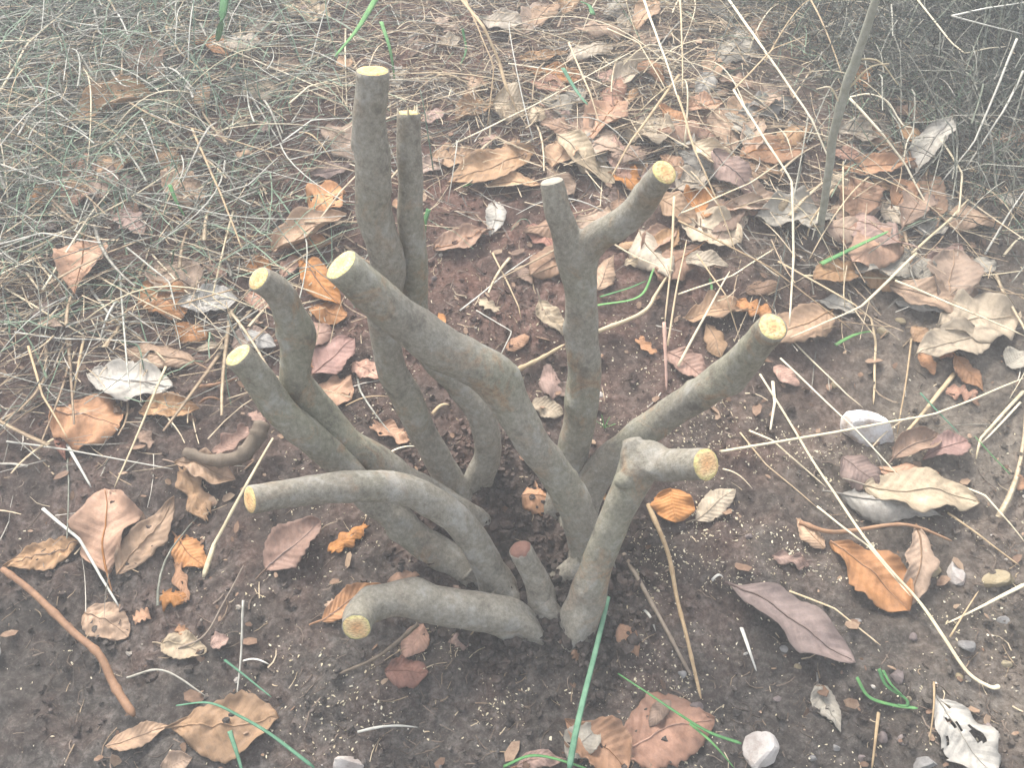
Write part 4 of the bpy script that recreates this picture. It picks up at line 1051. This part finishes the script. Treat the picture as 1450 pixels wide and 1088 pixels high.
for q, s_ in enumerate([
    (1228, 614, 78, 62, 'quartz', 'white quartz stone with tan stains, the largest stone'), (1077, 1066, 52, 66, 'pale', 'pale upright stone beside the sawdust-sprinkled leaf'),
    (1355, 814, 36, 36, 'pale', 'small angular pale stone between two ochre stones'), (1415, 822, 64, 34, 'ochre', 'flat ochre stone by the pointed pale blade'), (1318, 808, 40, 30, 'ochre', 'dull ochre stone touching the orange tan leaf'),
    (1370, 915, 28, 22, 'grey', 'smooth grey pebble under the end of the longest straw'), (1310, 1084, 42, 24, 'grey', 'light grey stone beside the bitten mauve grey leaf'), (1398, 1032, 20, 20, 'mauve', 'round pebble lying in a bite of the mauve grey leaf'),
    (1270, 958, 24, 26, 'mauve', 'mauve pebble beside the green sprout'), (490, 1082, 58, 26, 'pale', 'pale flat stone at the lower edge of the sawdust'), (1250, 1046, 17, 20, 'mauve', None), (1278, 1049, 19, 19, 'mauve', None), (987, 1002, 22, 18, 'mauve', None),
    (966, 955, 16, 14, 'grey', None), (1293, 902, 15, 13, 'mauve', None), (1215, 880, 12, 10, 'grey', None), (1100, 990, 14, 12, 'mauve', None), (1360, 960, 16, 14, 'ochre', None), (1425, 940, 18, 14, 'ochre', None), (1340, 1000, 20, 14, 'ochre', None),
    (1185, 1060, 14, 12, 'grey', None), (1220, 1075, 16, 12, 'mauve', None), (1150, 1075, 12, 10, 'grey', None), (1110, 920, 13, 11, 'grey', None), (1420, 880, 20, 16, 'grey', None), (1285, 990, 13, 10, 'ochre', None), (1130, 945, 12, 10, 'ochre', None),
    (1275, 455, 16, 12, 'ochre', None), (1250, 470, 18, 14, 'ochre', None), (1180, 545, 14, 12, 'ochre', None), (615, 395, 10, 9, 'mauve', None), (850, 560, 12, 11, 'pale', None), (920, 770, 12, 10, 'grey', None), (1060, 760, 12, 10, 'mauve', None)]):
    lb = s_[5] or 'tiny %s pebble half sunk in soil' % {'mauve': 'pinkish', 'grey': 'grey', 'ochre': 'ochre', 'pale': 'pale'}[s_[4]]
    stone(*s_[:5], lb, q+3, sub=3 if s_[2] > 25 else 2, cut=(10 if q < 10 else 7), sink=(.18 if q == 0 else (.3 if q < 3 else .42)), name='stone' if s_[5] and s_[2] > 30 else 'pebble')

# ------------------------------------------------------------------ scatter
def dens_grass(x, y):
    a = 1/(1+np.exp(-(y-.36-.12*np.exp(-(x/.2)**2)+.1*fbm(x, y, 3, 2, 8))/.07))
    b = 1/(1+np.exp((x+.36+.16*(.25-y))/.06))/(1+np.exp(-(y-.02)/.06))
    c = 1/(1+np.exp(-(x-.30)/.08))/(1+np.exp(-(y-.20)/.06))
    patch = np.clip(.6+2.2*fbm(x, y, 5.5, 3, 71), .25, 1)
    return np.maximum.reduce([a, b, c*.9])*patch

def sample(n, dens, box=(-1.25, 1.25, -.6, 1.2), seed=1):
    rg = np.random.default_rng(seed)
    out = np.zeros((0, 2))
    while len(out) < n:
        q = np.column_stack([rg.uniform(box[0], box[1], n*3), rg.uniform(box[2], box[3], n*3)])
        # only what lies in or just beside the place the photograph shows
        half = .52+.52*(q[:, 1]+.42)
        q = q[(np.abs(q[:, 0]) < half+.18) & (q[:, 1] > -.55)]
        out = np.vstack([out, q[rg.random(len(q)) < dens(q[:, 0], q[:, 1])]])
    return out[:n]

def scatter_strands(name, n, dens, lo, hi, rad, mat, label, seed, K=5, lift=.02, rise=.0, curve=.5, sides=3, flat=.7, vert=0.0):
    rg = np.random.default_rng(seed)
    q = sample(n, dens, seed=seed)
    n = len(q)
    L = lo+(hi-lo)*rg.random(n)**1.8
    a = rg.uniform(0, 2*np.pi, n)
    k = rg.normal(0, curve, n)
    t = np.linspace(0, 1, K)
    ang = a[:, None]+k[:, None]*t[None, :]*1.6
    up = np.clip(rg.normal(vert, .35, n), -.1, 1.3)
    st = L[:, None]/(K-1)
    dx = np.cumsum(np.cos(ang)*st*np.cos(up)[:, None], 1)-np.cos(ang[:, :1])*st*np.cos(up)[:, None]
    dy = np.cumsum(np.sin(ang)*st*np.cos(up)[:, None], 1)-np.sin(ang[:, :1])*st*np.cos(up)[:, None]
    x = q[:, :1]+dx; y = q[:, 1:2]+dy
    z0 = rg.random(n)**2*lift
    dz = np.sin(up)[:, None]*L[:, None]*(t-.45*t*t*(1+.8*rg.random(n)[:, None])) if vert > 0 else (rise*L*rg.normal(0, 1, n))[:, None]*np.sin(np.pi*t)[None, :]
    g = gh(x, y)
    r = rad*(.6+.9*rg.random(n))
    z = np.maximum(g+r[:, None]*.6, g+z0[:, None]+dz) if vert > 0 else np.maximum(g+r[:, None]*.6, gh(x[:, 2:3], y[:, 2:3])+z0[:, None]+dz)
    P = np.stack([x, y, z], -1)
    tp = np.linspace(1, .5, K)
    V, F = bundle(P, r[:, None]*tp[None, :], sides, flat)
    o = link(name, mesh_np(name, V, F, smooth=sides > 3), mat)
    tag(o, label, 'litter', kind='stuff')
    return o

LIT = [mat_straw('litter_grey', (.06, .053, .040), (.19, .175, .138), (.47, .43, .36), island=True), mat_straw('litter_tan', (.14, .09, .055), (.31, .23, .14), (.52, .43, .29), island=True),
       mat_straw('litter_dark', (.03, .022, .016), (.085, .06, .042), (.20, .15, .11), island=True), mat_straw('litter_sage', (.045, .085, .05), (.11, .165, .10), (.22, .29, .19), island=True),
       mat_straw('litter_shade', (.018, .024, .017), (.070, .072, .052), (.30, .285, .225), island=True)]  # last one: shadow of the dense clump darkened into the grass colour
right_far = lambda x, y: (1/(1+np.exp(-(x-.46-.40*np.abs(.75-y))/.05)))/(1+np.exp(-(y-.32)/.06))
left_far = lambda x, y: (1/(1+np.exp((x+.38)/.08)))/(1+np.exp(-(y-.16)/.07))
soil_d = lambda x, y: np.clip(1-.75*dens_grass(x, y), .15, 1)*np.clip(.45+2.4*fbm(x, y, 8, 3, 91), .05, 1)
scatter_strands('straw_litter', 17000, dens_grass, .012, .095, .0008, LIT[0], 'short grey grass bits matted over the hillside', 101, lift=.018, curve=.13)
scatter_strands('dry_grass_litter', 13000, dens_grass, .02, .14, .0008, LIT[1], 'tan dry grass matted over the hillside', 102, lift=.036, rise=.05, curve=.12)
scatter_strands('soil_litter', 9500, soil_d, .004, .026, .0006, LIT[2], 'dark plant crumbs and fibres on the bare soil', 103, lift=.002, K=4, curve=.7)
scatter_strands('straw_chips', 1500, soil_d, .005, .03, .00065, LIT[1], 'short straw chips strewn on the bare soil', 104, lift=.003, K=4)
scatter_strands('grass_tangle', 2300, left_far, .08, .30, .0011, mat_straw('tangle_straw', (.045, .048, .036), (.17, .17, .130), (.46, .44, .37), island=True), 'tangled grey dry grass and twigs uphill', 105, lift=.06, rise=.08, K=8, curve=.30, sides=4)
scatter_strands('flat_blades', 1500, dens_grass, .05, .22, .0023, LIT[1], 'flat broken dead grass blades in the litter', 109, lift=.03, rise=.05, K=6, curve=.2, sides=4, flat=.22)
scatter_strands('pale_blades', 700, lambda x, y: np.maximum(left_far(x, y), right_far(x, y)), .08, .28, .0020, LIT[0], 'flat grey dead grass blades in the tangle', 110, lift=.05, rise=.10, K=7, curve=.3, sides=4, flat=.25)
scatter_strands('sage_grass', 2600, left_far, .06, .22, .0012, LIT[3], 'faded green grass inside the tangle', 106, lift=.02, K=7, curve=.25, vert=.5, flat=.35)
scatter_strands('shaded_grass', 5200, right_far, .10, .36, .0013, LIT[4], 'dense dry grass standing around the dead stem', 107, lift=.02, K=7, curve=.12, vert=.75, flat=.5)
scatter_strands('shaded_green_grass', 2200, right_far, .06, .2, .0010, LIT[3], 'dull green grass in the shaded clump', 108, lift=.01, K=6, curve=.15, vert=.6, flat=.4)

far_corner = lambda x, y: (1/(1+np.exp(-(x-.66-.35*(1.0-y))/.04)))*(y > .42)
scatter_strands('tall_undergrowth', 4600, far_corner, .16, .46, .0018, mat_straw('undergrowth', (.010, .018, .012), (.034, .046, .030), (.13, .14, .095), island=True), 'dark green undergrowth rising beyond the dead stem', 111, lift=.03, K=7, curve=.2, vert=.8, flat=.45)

def scatter_flakes(name, n, dens, lo, hi, mat, label, seed, thick=.18, lift=.002, asp=.55):
    """small irregular flat chips, six corners each, tilted every way"""
    rg = np.random.default_rng(seed)
    q = sample(n, dens, seed=seed); n = len(q)
    s = lo+(hi-lo)*rg.random(n)**2.5
    a = np.linspace(0, 2*np.pi, 6, endpoint=False)
    rad = .65+.5*rg.random((n, 6))
    loc = np.stack([np.cos(a)*rad, np.sin(a)*rad*asp, .25*rg.normal(size=(n, 6))*(thick > .1)], -1)*s[:, None, None]
    top = loc+np.array([0, 0, 1.0])*(s*thick)[:, None, None]
    P = np.concatenate([loc, top], 1)
    yaw, tx, ty = rg.uniform(0, 2*np.pi, n), rg.normal(0, .4, n), rg.normal(0, .4, n)
    def rot(P, ax, an):
        c, s_ = np.cos(an)[:, None], np.sin(an)[:, None]
        i, j = [(1, 2), (2, 0), (0, 1)][ax]
        Q = P.copy(); Q[..., i] = P[..., i]*c-P[..., j]*s_; Q[..., j] = P[..., i]*s_+P[..., j]*c
        return Q
    P = rot(rot(rot(P, 2, yaw), 0, tx), 1, ty)
    base = np.column_stack([q, gh(q[:, 0], q[:, 1])+s*.12+rg.random(n)*lift])
    P = P+base[:, None, :]
    o6 = (np.arange(n)*12)[:, None]
    f = []
    for j in range(6): f.append(o6+np.array([j, (j+1) % 6, 6+(j+1) % 6, 6+j]))
    f.append(o6+np.array([6, 7, 8, 9])); f.append(o6+np.array([6, 9, 10, 11])); f.append(o6+np.array([3, 2, 1, 0])); f.append(o6+np.array([5, 4, 3, 0]))
    F = np.stack(f, 1).reshape(-1, 4)
    o = link(name, mesh_np(name, P.reshape(-1, 3), F, smooth=False), mat)
    tag(o, label, 'litter', kind='stuff')
    return o
CR = mat_straw('crumb_leaf', (.07, .04, .025), (.17, .10, .06), (.30, .21, .135), island=True)
SAW = mat_straw('sawdust', (.46, .37, .23), (.60, .52, .35), (.72, .65, .50), island=True)
CLOD = mat_straw('clods', (.030, .021, .016), (.075, .052, .040), (.17, .125, .098), island=True)
scatter_flakes('leaf_crumbs', 5200, lambda x, y: np.clip(.35+dens_grass(x, y)*.8, 0, 1)*np.clip(.4+2.0*fbm(x, y, 7, 3, 15), .1, 1), .002, .012, CR, 'small crumbs of broken dead leaves', 201, thick=.05, lift=.006)
scatter_flakes('soil_clods', 10000, soil_d, .0010, .0050, SOIL, 'loose crumbs and clods of dark soil', 202, thick=.9, lift=.001, asp=.85)
scatter_flakes('soil_grit', 350, soil_d, .001, .004, mat_straw('grit', (.17, .14, .11), (.30, .26, .21), (.46, .42, .37), island=True), 'pale grit in the soil', 203, thick=.8, lift=.001, asp=.8)
# crumbly earth heaped round the foot of every stem
BASES = np.array([P[0][:2] for k, (P, r) in P3.items()])
def foot_d(x, y):
    d = np.min(np.hypot(x[:, None]-BASES[:, 0], y[:, None]-BASES[:, 1]), 1)
    return np.exp(-(d/.045)**2)
scatter_flakes('foot_clods', 2600, foot_d, .0015, .0065, SOIL, 'dark crumbly earth heaped around the stem feet', 205, thick=.9, lift=.013, asp=.85)
def saw_d(x, y):
    c = np.exp(-(((x-.10)/.30)**2+((y+.30)/.17)**2))+.75*np.exp(-(((x-.27)/.16)**2+((y+.12)/.16)**2))+.25*np.exp(-(((x+.02)/.3)**2+((y)/.25)**2))
    return np.clip(c, 0, 1)*np.clip(.28+3.6*fbm(x, y, 14, 3, 55), .03, 1)
scatter_flakes('sawdust', 7500, saw_d, .0006, .0021, SAW, 'pale sawdust flecks strewn below the cuts', 204, thick=.35, lift=.0005, asp=.45)

for i_, (px_, py_, an_) in enumerate([(792, 902, .3), (838, 892, 2.0), (722, 902, 1.1), (752, 868, 2.6), (700, 848, .6), (858, 862, 1.5), (778, 838, .2), (650, 830, 2.2), (812, 918, 1.2)]):
    leaf(px_, py_, px_+22*math.cos(an_), py_+15*math.sin(an_), 13, ('brn', 'gry', 'plum', 'brn')[i_ % 4], 'frg', '%s leaf crumb resting against the foot of the bush' % WORD[('brn', 'gry', 'plum', 'brn')[i_ % 4]], h0=.012, h1=.010, group='leaf crumbs at the bush foot', name='leaf_scrap')
# loose leaf scraps nobody would tell apart, each its own thing
q = sample(150, lambda x, y: np.clip(.25+dens_grass(x, y), 0, 1), seed=301)
rg = random.Random(5)
for i, (x, y) in enumerate(q):
    a = rg.uniform(0, 6.28); Ln = rg.uniform(.014, .05)
    x1, y1 = x+math.cos(a)*Ln, y+math.sin(a)*Ln
    hh = .003+.012*rg.random()**2
    p0 = np.array([x, y, float(gh(x, y))+hh]); p1 = np.array([x1, y1, float(gh(x1, y1))+.003+.01*rg.random()**2])
    col = rg.choice(['tan', 'brn', 'gry', 'plum', 'brn', 'org', 'pale'])
    leaf(0, 0, 0, 0, 0, col, rg.choice(['frg', 'ell', 'frg', 'lan']), '%s leaf scrap %s' % (WORD[col], ZONE(p0)), P0=p0, P1=p1, wm=Ln*rg.uniform(.3, .7), group='leaf scraps in the litter', name='leaf_scrap', stalk=False)
# loose stalks likewise
q = sample(240, lambda x, y: dens_grass(x, y)*np.where(x > .1, 1, .6), seed=302)
for i, (x, y) in enumerate(q):
    a = rg.uniform(0, 6.28); Ln = rg.uniform(.10, .30); kk = rg.gauss(0, .18)
    C = []
    hh = .014+.05*rg.random()**1.5
    for t in np.linspace(0, 1, 12):
        an = a+kk*t
        C.append((x+math.cos(an)*Ln*(t-.5), y+math.sin(an)*Ln*(t-.5), 0))
    C = np.array(C); zz = ghs(C[:, 0], C[:, 1])-G0
    C[:, 2] = zz+hh*np.sin(np.pi*np.linspace(.05, .95, 12))+.006
    w_ = rg.uniform(.0008, .0016)
    C = lay(C, w_*.6)
    V, F = tube_arrays(C, np.linspace(w_, w_*.45, 12), 6, flat=.6, up=np.array([.1, 0, 1.0]))
    m_ = rg.choice(['cream', 'cream', 'tan', 'grey'])
    o = link('loose_straw', mesh_np('loose_straw', V-C[0], F), STRAW[m_], loc=C[0])
    tag(o, 'loose %s straw %s' % (m_, ZONE(C[6])), 'straw', 'loose straws in the matted grass')

# ------------------------------------------------------------------ haze volume added to imitate a lens veil
if HAZE_DENSITY > 0:
    bm = bmesh.new(); bmesh.ops.create_cube(bm, size=1)
    zmin = float(V.min()) if False else float(gh(X, Y).min())-1.0
    for v in bm.verts:
        v.co = Vector((v.co.x*24, v.co.y*24+.2, zmin if v.co.z < 0 else 1.0))
    me = bpy.data.meshes.new('haze'); bm.to_mesh(me); bm.free()
    hm_ = bpy.data.materials.new('haze'); hm_.use_nodes = True
    t = hm_.node_tree; t.nodes.clear()
    pv = t.nodes.new('ShaderNodeVolumePrincipled'); mo = t.nodes.new('ShaderNodeOutputMaterial')
    pv.inputs['Density'].default_value = HAZE_DENSITY
    pv.inputs['Color'].default_value = (.93, .94, .94, 1)
    pv.inputs['Anisotropy'].default_value = 0.0
    t.links.new(pv.outputs[0], mo.inputs['Volume'])
    hz = link('haze', me, hm_)
    tag(hz, 'thin pale mist added to imitate lens haze', 'veil', kind='stuff')
